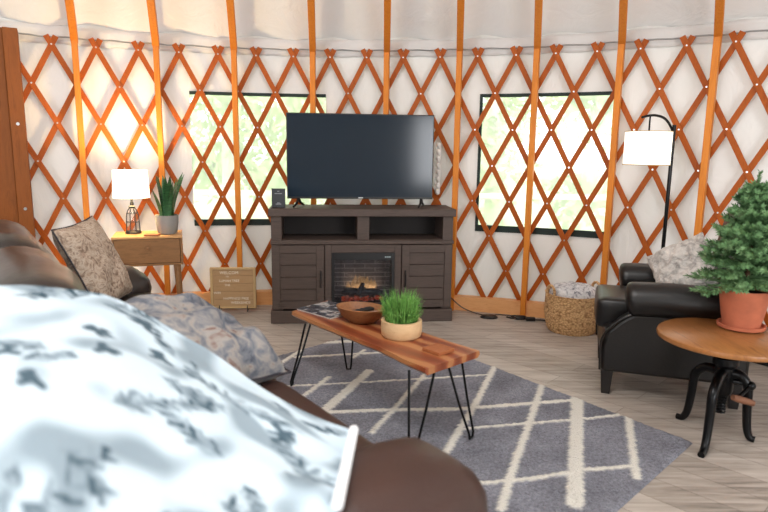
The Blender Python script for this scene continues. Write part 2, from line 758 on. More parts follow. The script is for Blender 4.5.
# ------------------------------------------------------------------ outdoors
M_grass = plain('forest_floor', srgb(188, 196, 150), 0.95, var=0.3, nscale=1.5)
M_leaf = plain('tree_leaves', srgb(182, 200, 138), 0.8, var=0.35, nscale=1.2)
M_bark = plain('bark', srgb(190, 184, 168), 0.9, var=0.2, nscale=6)
M_deck = plain('deck_wood', srgb(215, 200, 180), 0.8)
bm = BM()
vs = [bm.verts.new(p) for p in ((-14, 5.8, -0.6), (16, 5.8, -0.6), (26, 40, 0.5), (-26, 40, 0.5))]
bm.faces.new(vs)
o = struct(mesh_obj('ground', bm, M_grass))


def tree(x, y, h, lab, grp, seed):
    rnd = random.Random(seed)
    t = thing('forest_tree', lab, 'tree', (x, y, -0.5), 0, grp)
    bm = BM()
    lean = rnd.uniform(-0.3, 0.3)
    tube(bm, [(lean * f * f, 0, h * f) for f in (0, .2, .4, .6, .8, 1)], [0.16 * (1 - 0.8 * f) for f in (0, .2, .4, .6, .8, 1)], 8)
    mesh_obj('trunk', bm, M_bark, t)
    bm = BM()
    for c in range(26):
        f = rnd.uniform(0.08, 1.0)
        cx, cy, cz = lean * f * f + rnd.uniform(-1.3, 1.3), rnd.uniform(-1, 1), h * f
        for q in range(110):
            p = Vector((cx + rnd.gauss(0, .28), cy + rnd.gauss(0, .28), cz + rnd.gauss(0, .22)))
            a = Vector((rnd.uniform(-1, 1), rnd.uniform(-1, 1), rnd.uniform(-1, 1))).normalized() * 0.11
            b = a.cross(Vector((rnd.uniform(-1, 1), rnd.uniform(-1, 1), rnd.uniform(-1, 1)))).normalized() * 0.05
            bm.faces.new([bm.verts.new(p + w) for w in (-a, b, a, -b)])
    mesh_obj('foliage', bm, M_leaf, t, smooth=False)


i = 0
for x, y, h in ((-2.4, 9.5, 6), (-0.6, 12.5, 7), (-4.4, 13, 8), (-2.3, 17, 9)):
    tree(x, y, h, 'pale green forest tree seen through the left window', 'trees outside the left window', 10 + i)
    i += 1
for x, y, h in ((1.7, 9.5, 6), (4.9, 10.5, 7), (2.6, 14, 8), (7.2, 17, 8)):
    tree(x, y, h, 'pale green forest tree seen through the right window', 'trees outside the right window', 10 + i)
    i += 1
for lab, x0, x1 in (('pale wooden deck railing outside the left window', -3.4, -0.3), ('pale wooden deck railing outside the right window', 0.6, 4.0)):
    t = thing('deck_railing', lab, 'railing', ((x0 + x1) / 2, 6.7, -0.5))
    w = x1 - x0
    bm = BM()
    box(bm, (0, 0, 1.32), (w, 0.09, 0.05))
    mesh_obj('top_rail', bm, M_deck, t)
    bm = BM()
    box(bm, (0, 0, 0.75), (w, 0.05, 0.07))
    mesh_obj('lower_rail', bm, M_deck, t)
    for q in range(4):
        bm = BM()
        box(bm, (-w / 2 + 0.05 + q * (w - 0.1) / 3, 0, 0.65), (0.09, 0.09, 1.3))
        mesh_obj('post', bm, M_deck, t)

# ------------------------------------------------------------------ rug
P = {'A': Vector((1.42, 2.59)), 'B': Vector((0.026, 4.376))}
e2 = Vector((-0.71, -0.703))
LEN2 = 2.7
STR = {
    'A': ([(1.046, 3.084), (0.871, 2.541), (0.723, 2.074)], .034),
    'B': ([(1.236, 2.878), (1.098, 2.47), (1.031, 2.271)], .02),
    'C': ([(1.019, 3.04), (0.797, 2.994), (0.37, 2.906), (-0.037, 2.882), (-0.237, 2.852), (-.45, 2.82)], .021),
    'D': ([(1.227, 2.873), (0.978, 2.808), (0.71, 2.755), (0.397, 2.688)], .014),
    'E': ([(1.061, 2.359), (0.823, 2.32), (0.591, 2.245), (0.358, 2.205)], .015),
    'F': ([(0.903, 3.259), (0.695, 2.712), (0.511, 2.243), (0.44, 2.035)], .02),
    'G': ([(0.687, 3.55), (0.48, 2.965), (0.352, 2.64), (0.263, 2.414)], .02),
    'H': ([(0.30, 3.53), (0.256, 3.408), (0.079, 2.952), (-0.045, 2.639)], .017),
    'I': ([(-0.08, 3.429), (-0.282, 2.886), (-.36, 2.68)], .03),
    'J': ([(-0.307, 3.324), (-0.435, 3.006)], .017),
    'K': ([(-0.60, 3.165), (-0.486, 3.188), (-0.044, 3.264), (0.606, 3.393)], .013),
    'L': ([(-0.545, 3.658), (-0.053, 3.758), (.25, 3.82)], .018),
    'M': ([(-0.669, 3.417), (-0.533, 3.786)], .018),
    'N': ([(-0.40, 3.96), (-0.224, 3.99), (-.1, 4.01)], .03),
    'O': ([(-0.187, 3.662), (-0.123, 3.811)], .016),
    'P': ([(0.35, 2.0), (0.10, 1.75)], .02),
}


def seg_d(p, a, b):
    ab = b - a
    t = max(0, min(1, (p - a).dot(ab) / ab.length_squared))
    return (p - a - ab * t).length


segs = []
for pts, hw in STR.values():
    for a, b in zip(pts, pts[1:]):
        segs.append((Vector(a), Vector(b), hw))
bm = BM()
lay = bm.verts.layers.float.new('stripe')
e1 = P['B'] - P['A']
n1, n2 = 220, 270
grid = []
for i in range(n1 + 1):
    row = []
    for j in range(n2 + 1):
        p = P['A'] + e1 * (i / n1) + e2 * (LEN2 * j / n2)
        wob = 0.003 + 0.008 * noise.noise(Vector((p.x * 45, p.y * 45, 0))) + 0.005 * noise.noise(Vector((p.x * 110, p.y * 110, 5)))
        val = 0.0
        for a, b, hw in segs:
            d = seg_d(p, a, b) + wob
            if d < hw + 0.004:
                val = max(val, min(1, (hw + 0.004 - d) / 0.007))
        edge = min(i, n1 - i, j, n2 - j)
        z = 0.010 + 0.005 * noise.noise(Vector((p.x * 70, p.y * 70, 3))) + 0.004 * val
        if edge == 0:
            z = 0.001
        vtx = bm.verts.new((p.x, p.y, z))
        vtx[lay] = val
        row.append(vtx)
    grid.append(row)
for i in range(n1):
    for j in range(n2):
        bm.faces.new((grid[i][j], grid[i + 1][j], grid[i + 1][j + 1], grid[i][j + 1]))
M_rug = attr_mix('rug_pile', 'stripe', srgb(150, 151, 160), srgb(244, 240, 230), 0.95, 1.0, 160, 0.26, 4.0, 0.02, fibre=75)
o = mesh_obj('rug', bm, M_rug, angle=180)
tag(o, 'shaggy grey area rug with irregular cream lines under the coffee table', 'rug')

# ------------------------------------------------------------------ media console
yaw = math.atan2(0.146, 1.379)
con = thing('media_console', 'dark brown wooden media console with electric fireplace against the lattice wall', 'tv stand', (-0.844, 4.422, 0), yaw)
W, D, H = 1.386, 0.38, 0.868


def cbox(name, a, b, mat=M_console, parent=con, bevel=0.004):
    bm = BM()
    box2(bm, a, b)
    return mesh_obj(name, bm, mat, parent, bevel=bevel)


cbox('top_panel', (-0.005, -0.012, H - 0.055), (W + 0.005, D, H), bevel=0.005)
cbox('plinth', (0, -0.005, 0), (W, D, 0.098), bevel=0.006)
# carcass
bm = BM()
box2(bm, (0.012, 0.012, 0.098), (0.09, D, H - 0.055))
box2(bm, (W - 0.09, 0.012, 0.098), (W - 0.012, D, H - 0.055))
box2(bm, (0.09, 0.012, 0.60), (W - 0.09, D, 0.637))
box2(bm, (W / 2 - 0.045, 0.02, 0.637), (W / 2 + 0.045, D, H - 0.055))
box2(bm, (0.012, D - 0.02, 0.098), (W - 0.012, D - 0.005, 0.60))
body = mesh_obj('carcass', bm, M_console, con, bevel=0.003)
bm = BM()
box2(bm, (0.09, D - 0.03, 0.637), (W - 0.09, D - 0.005, H - 0.055))
mesh_obj('shelf_back', bm, M_console_in, con)
cbox('shelf_lip', (0.006, -0.004, 0.605), (W - 0.006, 0.03, 0.632))


def door(x0, x1, hx):
    z0, z1 = 0.115, 0.598
    bm = BM()
    s = 0.058
    box2(bm, (x0, -0.004, z0), (x0 + s, 0.02, z1))
    box2(bm, (x1 - s, -0.004, z0), (x1, 0.02, z1))
    box2(bm, (x0 + s, -0.004, z1 - s), (x1 - s, 0.02, z1))
    box2(bm, (x0 + s, -0.004, z0), (x1 - s, 0.02, z0 + s))
    n = 4
    zz0, zz1 = z0 + s, z1 - s
    for q in range(n):
        a = zz0 + (zz1 - zz0) * q / n
        b = zz0 + (zz1 - zz0) * (q + 1) / n
        box2(bm, (x0 + s, 0.006, a + 0.002), (x1 - s, 0.022, b - 0.002))
    d = mesh_obj('door', bm, M_console, con, bevel=0.002)
    bm = BM()
    zc = 0.34
    tube(bm, smooth_path([(hx, -0.004, zc + 0.06), (hx, -0.026, zc + 0.05), (hx, -0.03, zc), (hx, -0.026, zc - 0.05), (hx, -0.004, zc - 0.06)], 5), 0.006, 8)
    h = mesh_obj('handle', bm, M_black, d)
    h['label'] = 'black metal pull handle'


door(0.015, 0.40, 0.375)
door(W - 0.40, W - 0.015, W - 0.375)
# fireplace surround and insert
bm = BM()
fx0, fx1, fz0, fz1 = 0.455, W - 0.455, 0.13, 0.54
box2(bm, (0.405, 0.004, 0.098), (fx0, 0.03, 0.60))
box2(bm, (fx1, 0.004, 0.098), (W - 0.405, 0.03, 0.60))
box2(bm, (fx0, 0.004, fz1), (fx1, 0.03, 0.60))
box2(bm, (fx0, 0.004, 0.098), (fx1, 0.03, fz0))
mesh_obj('fireplace_surround', bm, M_console, con, bevel=0.003)
bm = BM()
b_ = 0.022
box2(bm, (fx0, 0.0, fz0), (fx0 + b_, 0.03, fz1))
box2(bm, (fx1 - b_, 0.0, fz0), (fx1, 0.03, fz1))
box2(bm, (fx0 + b_, 0.0, fz1 - 0.055), (fx1 - b_, 0.03, fz1))
box2(bm, (fx0 + b_, 0.0, fz0), (fx1 - b_, 0.03, fz0 + b_))
fi = mesh_obj('fireplace_insert', bm, M_black, con, bevel=0.002)
# brick back of the firebox, faintly lit by flames
k = NT('firebox_brick')
v = k.coords((1, 1, 1))
br = k.n('ShaderNodeTexBrick')
br.inputs['Scale'].default_value = 1.0
br.inputs['Brick Width'].default_value = 0.16
br.inputs['Row Height'].default_value = 0.035
br.inputs['Mortar Size'].default_value = 0.003
br.inputs['Color1'].default_value = srgb(86, 84, 86)
br.inputs['Color2'].default_value = srgb(104, 98, 96)
br.inputs['Mortar'].default_value = srgb(150, 145, 140)
rot = k.n('ShaderNodeMapping')
rot.inputs['Rotation'].default_value = (R(90), 0, 0)
k.l(v, rot.inputs['Vector'])
k.l(rot.outputs[0], br.inputs['Vector'])
k.l(br.outputs['Color'], k.b.inputs['Base Color'])
k.b.inputs['Roughness'].default_value = 0.8
M_fbrick = k.m
bm = BM()
box2(bm, (fx0 + 0.01, 0.20, fz0), (fx1 - 0.01, 0.21, fz1))
mesh_obj('firebox_back', bm, M_fbrick, fi)
bm = BM()
box2(bm, (fx0 + 0.005, 0.03, fz0), (fx0 + 0.015, 0.2, fz1))
box2(bm, (fx1 - 0.015, 0.03, fz0), (fx1 - 0.005, 0.2, fz1))
box2(bm, (fx0 + 0.005, 0.03, fz0), (fx1 - 0.005, 0.2, fz0 + 0.02))
box2(bm, (fx0 + 0.005, 0.03, fz1 - 0.02), (fx1 - 0.005, 0.2, fz1))
mesh_obj('firebox_liner', bm, M_console_in, fi)
k = NT('ember_glow')
v = k.coords()
f = k.noise(v, 45, 3, 0.6)
k.l(k.ramp(f, [(0.4, (0.06, 0.012, 0.006, 1)), (0.6, (0.5, 0.07, 0.02, 1))]), k.b.inputs['Emission Color'])
k.b.inputs['Emission Strength'].default_value = 0.45
k.b.inputs['Base Color'].default_value = (0.2, 0.03, 0.02, 1)
M_ember = k.m
M_log = plain('charred_log', srgb(60, 60, 60), 0.9, var=0.5, nscale=30, bump=0.8, bscale=60)
fcx = (fx0 + fx1) / 2
for (x0, y0, z0, x1, y1, z1, r) in ((-0.15, 0.13, 0.20, 0.03, 0.15, 0.225, 0.022), (0.0, 0.14, 0.215, 0.16, 0.12, 0.20, 0.02), (-0.03, 0.10, 0.19, 0.01, 0.16, 0.27, 0.018), (-0.14, 0.16, 0.22, 0.14, 0.16, 0.205, 0.02)):
    bm = BM()
    a, b = Vector((fcx + x0, y0, z0)), Vector((fcx + x1, y1, z1))
    pts = [a.lerp(b, t / 6) + Vector((0, 0, 0.006 * noise.noise(Vector((t, x0 * 9, 0))))) for t in range(7)]
    tube(bm, pts, [r * (1 + 0.25 * noise.noise(Vector((t * 1.3, x1 * 7, 2)))) for t in range(7)], 9)
    mesh_obj('log', bm, M_log, fi)
bm = BM()
for q in range(60):
    p = Vector((fcx + random.uniform(-0.16, 0.16), random.uniform(0.05, 0.14), fz0 + 0.025 + random.uniform(0, 0.018)))
    bmesh.ops.create_icosphere(bm, subdivisions=1, radius=random.uniform(0.008, 0.016), matrix=Matrix.Translation(p))
e = mesh_obj('ember_bed', bm, M_ember, fi)
e['kind'] = 'stuff'
# flames: thin glowing sheets with ragged tips
k = NT('flame_glow')
k.b.inputs['Base Color'].default_value = (0.02, 0.01, 0.0, 1)
k.b.inputs['Emission Color'].default_value = (1.0, 0.56, 0.22, 1)
k.b.inputs['Emission Strength'].default_value = 0.35
tr = k.n('ShaderNodeBsdfTransparent')
ms = k.n('ShaderNodeMixShader')
f = k.noise(k.coords((1, 1, 0.6)), 14, 2)
k.l(k.ramp(f, [(0.35, (0, 0, 0, 1)), (0.75, (0.65, 0.65, 0.65, 1))]), ms.inputs[0])
k.l(tr.outputs[0], ms.inputs[1])
k.l(k.b.outputs[0], ms.inputs[2])
k.l(ms.outputs[0], k.out.inputs['Surface'])
M_flame = k.m
bm = BM()
for q in range(9):
    x = fcx - 0.10 + 0.2 * q / 8 + random.uniform(-.01, .01)
    h = 0.10 + 0.06 * math.sin(PI * q / 8) + random.uniform(-0.02, 0.02)
    y = 0.175 + random.uniform(-0.01, 0.01)
    lathe(bm, [(0.004, 0), (0.02, h * .25), (0.022, h * .45), (0.012, h * .75), (0.0005, h)], 8, (x, y, 0.19), 1, 0.25)
mesh_obj('flames', bm, M_flame, fi)
ld = bpy.data.lights.new('fireplace_glow', 'AREA')
ld.shape = 'RECTANGLE'
ld.size, ld.size_y = 0.22, 0.03
ld.energy = 0.55
ld.color = (1, 0.62, 0.32)
lo_ = bpy.data.objects.new('fireplace_glow', ld)
COL.objects.link(lo_)
lo_.parent = con
lo_.location = (fcx, 0.16, 0.24)
lo_.rotation_euler = (R(140), 0, 0)
# glass
k = NT('fire_glass')
k.t.nodes.remove(k.b)
tr = k.n('ShaderNodeBsdfTransparent')
tr.inputs['Color'].default_value = (0.8, 0.8, 0.82, 1)
gl = k.n('ShaderNodeBsdfGlossy')
gl.inputs['Roughness'].default_value = 0.05
ms = k.n('ShaderNodeMixShader')
ms.inputs[0].default_value = 0.06
k.l(tr.outputs[0], ms.inputs[1])
k.l(gl.outputs[0], ms.inputs[2])
k.l(ms.outputs[0], k.out.inputs['Surface'])
M_fglass = k.m
bm = BM()
box2(bm, (fx0 + b_, 0.012, fz0 + b_), (fx1 - b_, 0.016, fz1 - 0.055))
mesh_obj('fireplace_glass', bm, M_fglass, fi)
bm = BM()
k = NT('display_digits')
k.b.inputs['Base Color'].default_value = (0.1, 0.12, 0.12, 1)
k.b.inputs['Emission Color'].default_value = (0.5, 0.6, 0.6, 1)
k.b.inputs['Emission Strength'].default_value = 0.5
for q in range(3):
    box2(bm, (fx1 - 0.075 + q * 0.016, -0.002, fz1 - 0.036), (fx1 - 0.064 + q * 0.016, 0.001, fz1 - 0.028))
mesh_obj('display', bm, k.m, fi)

# ------------------------------------------------------------------ television
tvr = thing('television', 'large flat black television on the dark media console', 'television', (-0.844, 4.422, H), yaw)
tx0, tx1, tz0, tz1, ty = 0.125, 1.238, 0.062, 0.698, 0.17
bm = BM()
box2(bm, (tx0, ty, tz0), (tx1, ty + 0.035, tz1))
mesh_obj('cabinet', bm, M_black, tvr, bevel=0.004)
bm = BM()
box2(bm, (tx0 + 0.25, ty + 0.035, tz0 + 0.05), (tx1 - 0.25, ty + 0.07, tz0 + 0.4))
mesh_obj('rear_housing', bm, M_black, tvr, bevel=0.01)
bm = BM()
box2(bm, (tx0 + 0.008, ty - 0.002, tz0 + 0.016), (tx1 - 0.008, ty + 0.002, tz1 - 0.008))
mesh_obj('screen', bm, M_screen, tvr)
for fx in (tx0 + 0.085, tx1 - 0.085):
    bm = BM()
    tube(bm, [(fx, ty + 0.02, tz0 + 0.005), (fx - 0.012, ty - 0.03, 0.03), (fx - 0.035, ty - 0.09, 0.009)], [0.011, 0.010, 0.008], 8)
    tube(bm, [(fx, ty + 0.02, tz0 + 0.005), (fx + 0.012, ty + 0.05, 0.03), (fx + 0.035, ty + 0.11, 0.009)], [0.011, 0.010, 0.008], 8)
    mesh_obj('foot', bm, M_black, tvr)
M_pale = plain('pale_print', srgb(205, 208, 210), 0.5, var=0.02)


def text_obj(name, body, size, mat, parent, loc, rot, align='CENTER', ext=0.0006):
    c = bpy.data.curves.new(name, 'FONT')
    c.body = body
    c.size = size
    c.align_x = align
    c.align_y = 'CENTER'
    c.extrude = ext
    tmp = bpy.data.objects.new(name, c)
    COL.objects.link(tmp)
    dg = bpy.context.evaluated_depsgraph_get()
    me = bpy.data.meshes.new_from_object(tmp.evaluated_get(dg))
    bpy.data.objects.remove(tmp)
    o = bpy.data.objects.new(name, me)
    COL.objects.link(o)
    me.materials.clear()
    me.materials.append(mat)
    o.parent = parent
    o.location = loc
    o.rotation_euler = rot
    return o


bm = BM()
box2(bm, (-0.018, -0.001, -0.004), (0.018, 0.001, 0.004))
o = mesh_obj('badge', bm, M_pale, tvr)
o.location = ((tx0 + tx1) / 2, ty - 0.003, tz0 + 0.0085)

# ------------------------------------------------------------------ small black card stand
cs = thing('card_stand', 'small black card standing at left end of the media console', 'sign', (-0.79, 4.53, H), R(4))
M_card = plain('charcoal_card', srgb(48, 50, 54), 0.5, var=0.06)
bm = BM()
box2(bm, (-0.05, -0.006, 0), (0.05, 0.006, 0.142))
mesh_obj('card', bm, M_card, cs, bevel=0.002)
bm = BM()
box2(bm, (-0.045, -0.02, 0), (0.045, 0.03, 0.006))
mesh_obj('foot', bm, M_black, cs, bevel=0.002)
M_grey = plain('grey_print', srgb(130, 133, 138), 0.6, var=0.03)
bm = BM()
for z, w in ((0.122, 0.016), (0.105, 0.055), (0.035, 0.02), (0.027, 0.04)):
    box2(bm, (-w / 2, -0.0075, z - 0.003), (w / 2, -0.0055, z + 0.003))
mesh_obj('print', bm, M_grey, cs)

# ------------------------------------------------------------------ wooden letter sign on the floor
M_sign = wood('sign_wood', srgb(160, 126, 88), srgb(178, 144, 104), 0.6, (2, 10, 14), 3)
M_signf = wood('sign_frame', srgb(176, 146, 102), srgb(196, 166, 120), 0.6, (8, 8, 2), 3)
M_letter = plain('white_letters', srgb(238, 228, 208), 0.6, var=0.02)
sg = thing('letter_sign', 'square wooden board sign with white lettering leaning by the baseboard', 'sign', (-1.20, 4.74, 0.012), R(4))
bm = BM()
SWd, SHt = 0.35, 0.325
for q in range(5):
    box2(bm, (-SWd / 2, 0, 0.03 + SHt * q / 5 + 0.0008), (SWd / 2, 0.012, 0.03 + SHt * (q + 1) / 5 - 0.0008))
mesh_obj('board', bm, M_sign, sg)
bm = BM()
f = 0.016
box2(bm, (-SWd / 2 - .004, -0.012, 0.024), (-SWd / 2 + f, 0.014, 0.03 + SHt))
box2(bm, (SWd / 2 - f, -0.012, 0.024), (SWd / 2 + .004, 0.014, 0.03 + SHt))
box2(bm, (-SWd / 2 + f, -0.012, 0.024), (SWd / 2 - f, 0.014, 0.024 + f))
box2(bm, (-SWd / 2 + f, -0.012, 0.03 + SHt - f), (SWd / 2 - f, 0.014, 0.03 + SHt))
mesh_obj('frame', bm, M_signf, sg, bevel=0.002)
for x in (-0.11, 0.11):
    bm = BM()
    tube(bm, [(x, -0.02, 0.05), (x, -0.022, 0.024), (x, -0.035, 0.004), (x, 0.06, 0.004), (x, 0.05, 0.15)], 0.004, 6)
    mesh_obj('easel_leg', bm, M_black, sg)
ROT = (R(90), 0, 0)
# only the strokes that can be read are lettered; the smaller rows are short marks
for body, sz, x, z, al in (('WELCOM', 0.034, -0.03, 0.312, 'CENTER'), ('TO', 0.018, -0.045, 0.281, 'CENTER'), ('LUMAN TREE', 0.027, -0.03, 0.247, 'CENTER'), ('THE', 0.024, -0.045, 0.212, 'CENTER'),
                           ('WIFI', 0.028, -0.155, 0.148, 'LEFT'), ('HAPPINESS FREE', 0.028, 0.02, 0.102, 'CENTER'), ('WEEKENDS', 0.030, 0.055, 0.068, 'CENTER')):
    text_obj('lettering', body, sz, M_letter, sg, (x, -0.0015, z), ROT, al)

# ------------------------------------------------------------------ side table with lamp and plant
M_acacia = wood('side_table_wood', srgb(106, 72, 42), srgb(138, 98, 60), 0.45, (1.5, 10, 10), 4)
M_acl = wood('side_table_top', srgb(176, 126, 76), srgb(198, 152, 100), 0.45, (1.5, 10, 10), 4)
st = thing('side_table', 'small wooden one drawer side table beneath the glowing lamp', 'side table', (-1.75, 4.47, 0), R(18))
w, d = 0.475, 0.34
bm = BM()
box2(bm, (-w / 2, -d / 2, 0.652), (w / 2, d / 2, 0.668))
mesh_obj('tabletop', bm, M_acl, st, bevel=0.003)
bm = BM()
for a, b in (((-w / 2, -d / 2, 0.47), (-w / 2 + 0.014, d / 2, 0.652)), ((w / 2 - 0.014, -d / 2, 0.47), (w / 2, d / 2, 0.652)), ((-w / 2, -d / 2, 0.455), (w / 2, d / 2, 0.47)), ((-w / 2 + .014, d / 2 - .012, 0.47), (w / 2 - .014, d / 2, 0.652))):
    box2(bm, a, b)
mesh_obj('case', bm, M_acacia, st, bevel=0.002)
bm = BM()
box2(bm, (-w / 2 + 0.017, -d / 2 + 0.004, 0.473), (w / 2 - 0.017, d / 2 - .02, 0.649))
dr = mesh_obj('drawer', bm, M_acacia, st, bevel=0.002)
bm = BM()
lathe(bm, [(0.0, 0.022), (0.012, 0.02), (0.014, 0.012), (0.006, 0.006), (0.006, 0)], 16)
kn = mesh_obj('knob', bm, M_acacia, dr)
kn.rotation_euler = (R(90), 0, 0)
kn.location = (0, -d / 2 + 0.005, 0.585)
for sx in (-1, 1):
    for sy in (-1, 1):
        bm = BM()
        x, y = sx * (w / 2 - 0.045), sy * (d / 2 - 0.045)
        tube(bm, [(x, y, 0.457), (x + sx * .012, y + sy * .01, 0.2), (x + sx * 0.022, y + sy * 0.018, 0.0)], [0.024, 0.018, 0.012], 12)
        mesh_obj('leg', bm, M_acacia, st)

# table lamp
k = NT('glowing_shade')
k.b.inputs['Base Color'].default_value = (0.9, 0.85, 0.75, 1)
k.b.inputs['Roughness'].default_value = 0.9
k.b.inputs['Emission Color'].default_value = (1.0, 0.86, 0.62, 1)
k.b.inputs['Emission Strength'].default_value = 2.2
f = k.noise(k.coords((1, 1, 1)), 150, 2)
k.bump(f, 0.2, 0.002)
M_shade_lit = k.m
tl = thing('table_lamp', 'lit table lamp with white shade and black wire lantern base', 'lamp', (-1.862, 4.475, 0.668))
bm = BM()
lathe(bm, [(0.0, 0), (0.058, 0), (0.058, 0.012), (0.05, 0.02), (0.0, 0.02)], 24)
mesh_obj('base', bm, M_black, tl)
bm = BM()
for q in range(8):
    a = 2 * PI * q / 8
    pts = [(r * math.cos(a), r * math.sin(a), z) for r, z in ((0.05, 0.015), (0.047, 0.09), (0.043, 0.14), (0.03, 0.175), (0.012, 0.195))]
    tube(bm, smooth_path(pts, 3), 0.0036, 6)
for r, z in ((0.047, 0.085), (0.041, 0.15)):
    tube(bm, [(r * math.cos(2 * PI * q / 24), r * math.sin(2 * PI * q / 24), z) for q in range(25)], 0.0022, 6)
mesh_obj('wire_cage', bm, M_black, tl)
k = NT('lantern_glass')
k.t.nodes.remove(k.b)
tr = k.n('ShaderNodeBsdfTransparent')
tr.inputs['Color'].default_value = (0.93, 0.95, 0.96, 1)
gl = k.n('ShaderNodeBsdfGlossy')
gl.inputs['Roughness'].default_value = 0.05
ms = k.n('ShaderNodeMixShader')
ms.inputs[0].default_value = 0.08
k.l(tr.outputs[0], ms.inputs[1])
k.l(gl.outputs[0], ms.inputs[2])
k.l(ms.outputs[0], k.out.inputs['Surface'])
bm = BM()
lathe(bm, [(0.04, 0.02), (0.042, 0.1), (0.036, 0.145), (0.02, 0.175)], 20, close=False)
mesh_obj('glass', bm, k.m, tl)
bm = BM()
lathe(bm, [(0.0, 0.19), (0.022, 0.19), (0.024, 0.2), (0.012, 0.21), (0.014, 0.222), (0.008, 0.235), (0.008, 0.30), (0.0, 0.30)], 16)
mesh_obj('stem', bm, M_black, tl)
bm = BM()
lathe(bm, [(0.129, 0.265), (0.120, 0.465)], 40, close=False)
sh = mesh_obj('lamp_shade', bm, M_shade_lit, tl)
sh.modifiers.new('solid', 'SOLIDIFY').thickness = 0.003
bm = BM()
bmesh.ops.create_uvsphere(bm, u_segments=12, v_segments=8, radius=0.03, matrix=Matrix.Translation((0, 0, 0.34)))
k = NT('bulb_glow')
k.b.inputs['Emission Color'].default_value = (1, 0.8, 0.5, 1)
k.b.inputs['Emission Strength'].default_value = 3
mesh_obj('bulb', bm, k.m, tl)
ld = bpy.data.lights.new('lamp_bulb_light', 'POINT')
ld.energy = 38
ld.color = (1.0, 0.72, 0.36)
ld.shadow_soft_size = 0.05
lo_ = bpy.data.objects.new('lamp_bulb_light', ld)
COL.objects.link(lo_)
lo_.parent = tl
lo_.location = (0, 0, 0.40)

# snake plant
M_cement = plain('grey_cement', srgb(140, 138, 134), 0.8, var=0.08, nscale=12)
M_soil = plain('soil', srgb(46, 34, 26), 0.95, var=0.4, nscale=60, bump=0.6, bscale=120)
k = NT('snake_leaf')
v = k.coords((1, 1, 1))
f = k.noise(k.coords((6, 6, 40)), 3, 3, 0.6, 1.0)
k.l(k.ramp(f, [(0.35, srgb(30, 66, 40)), (0.6, srgb(62, 108, 62)), (0.8, srgb(110, 146, 92))]), k.b.inputs['Base Color'])
k.b.inputs['Roughness'].default_value = 0.4
M_snake = k.m
sp = thing('snake_plant', 'upright snake plant in round grey pot on the side table', 'plant', (-1.61, 4.48, 0.668))
bm = BM()
lathe(bm, [(0.0, 0), (0.055, 0), (0.07, 0.015), (0.08, 0.08), (0.083, 0.14), (0.075, 0.14), (0.072, 0.118), (0, 0.118)], 32)
mesh_obj('pot', bm, M_cement, sp)
bm = BM()
lathe(bm, [(0.0, 0.124), (0.072, 0.12), (0.072, 0.1), (0, 0.1)], 24)
mesh_obj('soil', bm, M_soil, sp)


def blade_leaf(base, az, lean, L, wd, twist, mat, parent):
    bm = BM()
    n = 10
    prev = None
    for i in range(n + 1):
        t = i / n
        wv = wd * (0.55 + 0.9 * t - 0.35 * t * t) * (1 - t ** 5) if t < 1 else 0.0004
        wv = max(wv, 0.0004)
        off = lean * t * t
        c = Vector((base[0] + off * math.cos(az), base[1] + off * math.sin(az), base[2] + L * t))
        a = az + PI / 2 + twist * t
        s = Vector((math.cos(a), math.sin(a), 0))
        nrm = Vector((math.cos(az + twist * t), math.sin(az + twist * t), 0))
        ring = [bm.verts.new(c - s * wv + nrm * wv * 0.35), bm.verts.new(c - nrm * 0.003), bm.verts.new(c + s * wv + nrm * wv * 0.35), bm.verts.new(c + nrm * 0.004)]
        if prev:
            for q in range(4):
                bm.faces.new((prev[q], prev[(q + 1) % 4], ring[(q + 1) % 4], ring[q]))
        prev = ring
    return mesh_obj('leaf', bm, mat, parent, angle=60)


rnd = random.Random(3)
for q in range(13):
    a = q * 2.4
    r = 0.012 + 0.035 * (q % 4) / 3
    blade_leaf((r * math.cos(a), r * math.sin(a), 0.11), a + rnd.uniform(-.4, .4), rnd.uniform(0.03, 0.14), rnd.uniform(0.22, 0.34), rnd.uniform(0.018, 0.026), rnd.uniform(-1, 1), M_snake, sp)

M_rwood = wood('reddish_wood', srgb(128, 70, 40), srgb(164, 98, 58), 0.5, (4, 20, 20), 4)
bm = BM()
box(bm, (0, 0, 0.006), (0.10, 0.07, 0.012))
o = mesh_obj('coaster', bm, M_rwood, bevel=0.002)
o.location = (-1.68, 4.36, 0.669)
o.rotation_euler = (0, 0, R(9))
tag(o, 'thin reddish wooden coaster lying on the side table before the grey pot', 'coaster')

# ------------------------------------------------------------------ coffee table
k = NT('live_edge_wood')
v = k.coords((1, 1, 1))
wv = k.n('ShaderNodeTexWave')
wv.inputs['Scale'].default_value = 0.55
wv.inputs['Distortion'].default_value = 9
wv.inputs['Detail'].default_value = 3
wv.bands_direction = 'X'
mp = k.coords((5, 1.1, 3))
k.l(mp, wv.inputs['Vector'])
f2 = k.noise(k.coords((30, 2.5, 30)), 3, 4)
mm = k.n('ShaderNodeMath', operation='MULTIPLY_ADD')
k.l(f2, mm.inputs[0])
mm.inputs[1].default_value = 0.5
k.l(wv.outputs['Fac'], mm.inputs[2])
k.l(k.ramp(mm.outputs[0], [(0.1, srgb(112, 54, 33)), (0.6, srgb(140, 72, 44)), (0.9, srgb(154, 88, 54)), (1.0, srgb(176, 118, 76))]), k.b.inputs['Base Color'])
k.b.inputs['Roughness'].default_value = 0.3
M_live = k.m
PT = [(.175, 2.425), (.455, 2.685)]          # near end
PF = [(-.52, 3.31), (-.335, 3.585)]          # far end
mid_n = Vector(((PT[0][0] + PT[1][0]) / 2, (PT[0][1] + PT[1][1]) / 2, 0))
mid_f = Vector(((PF[0][0] + PF[1][0]) / 2, (PF[0][1] + PF[1][1]) / 2, 0))
ctr = (mid_n + mid_f) / 2
ax = (mid_f - mid_n)
LT = ax.length
rz = math.atan2(ax.y, ax.x) - PI / 2          # local +y along the long axis
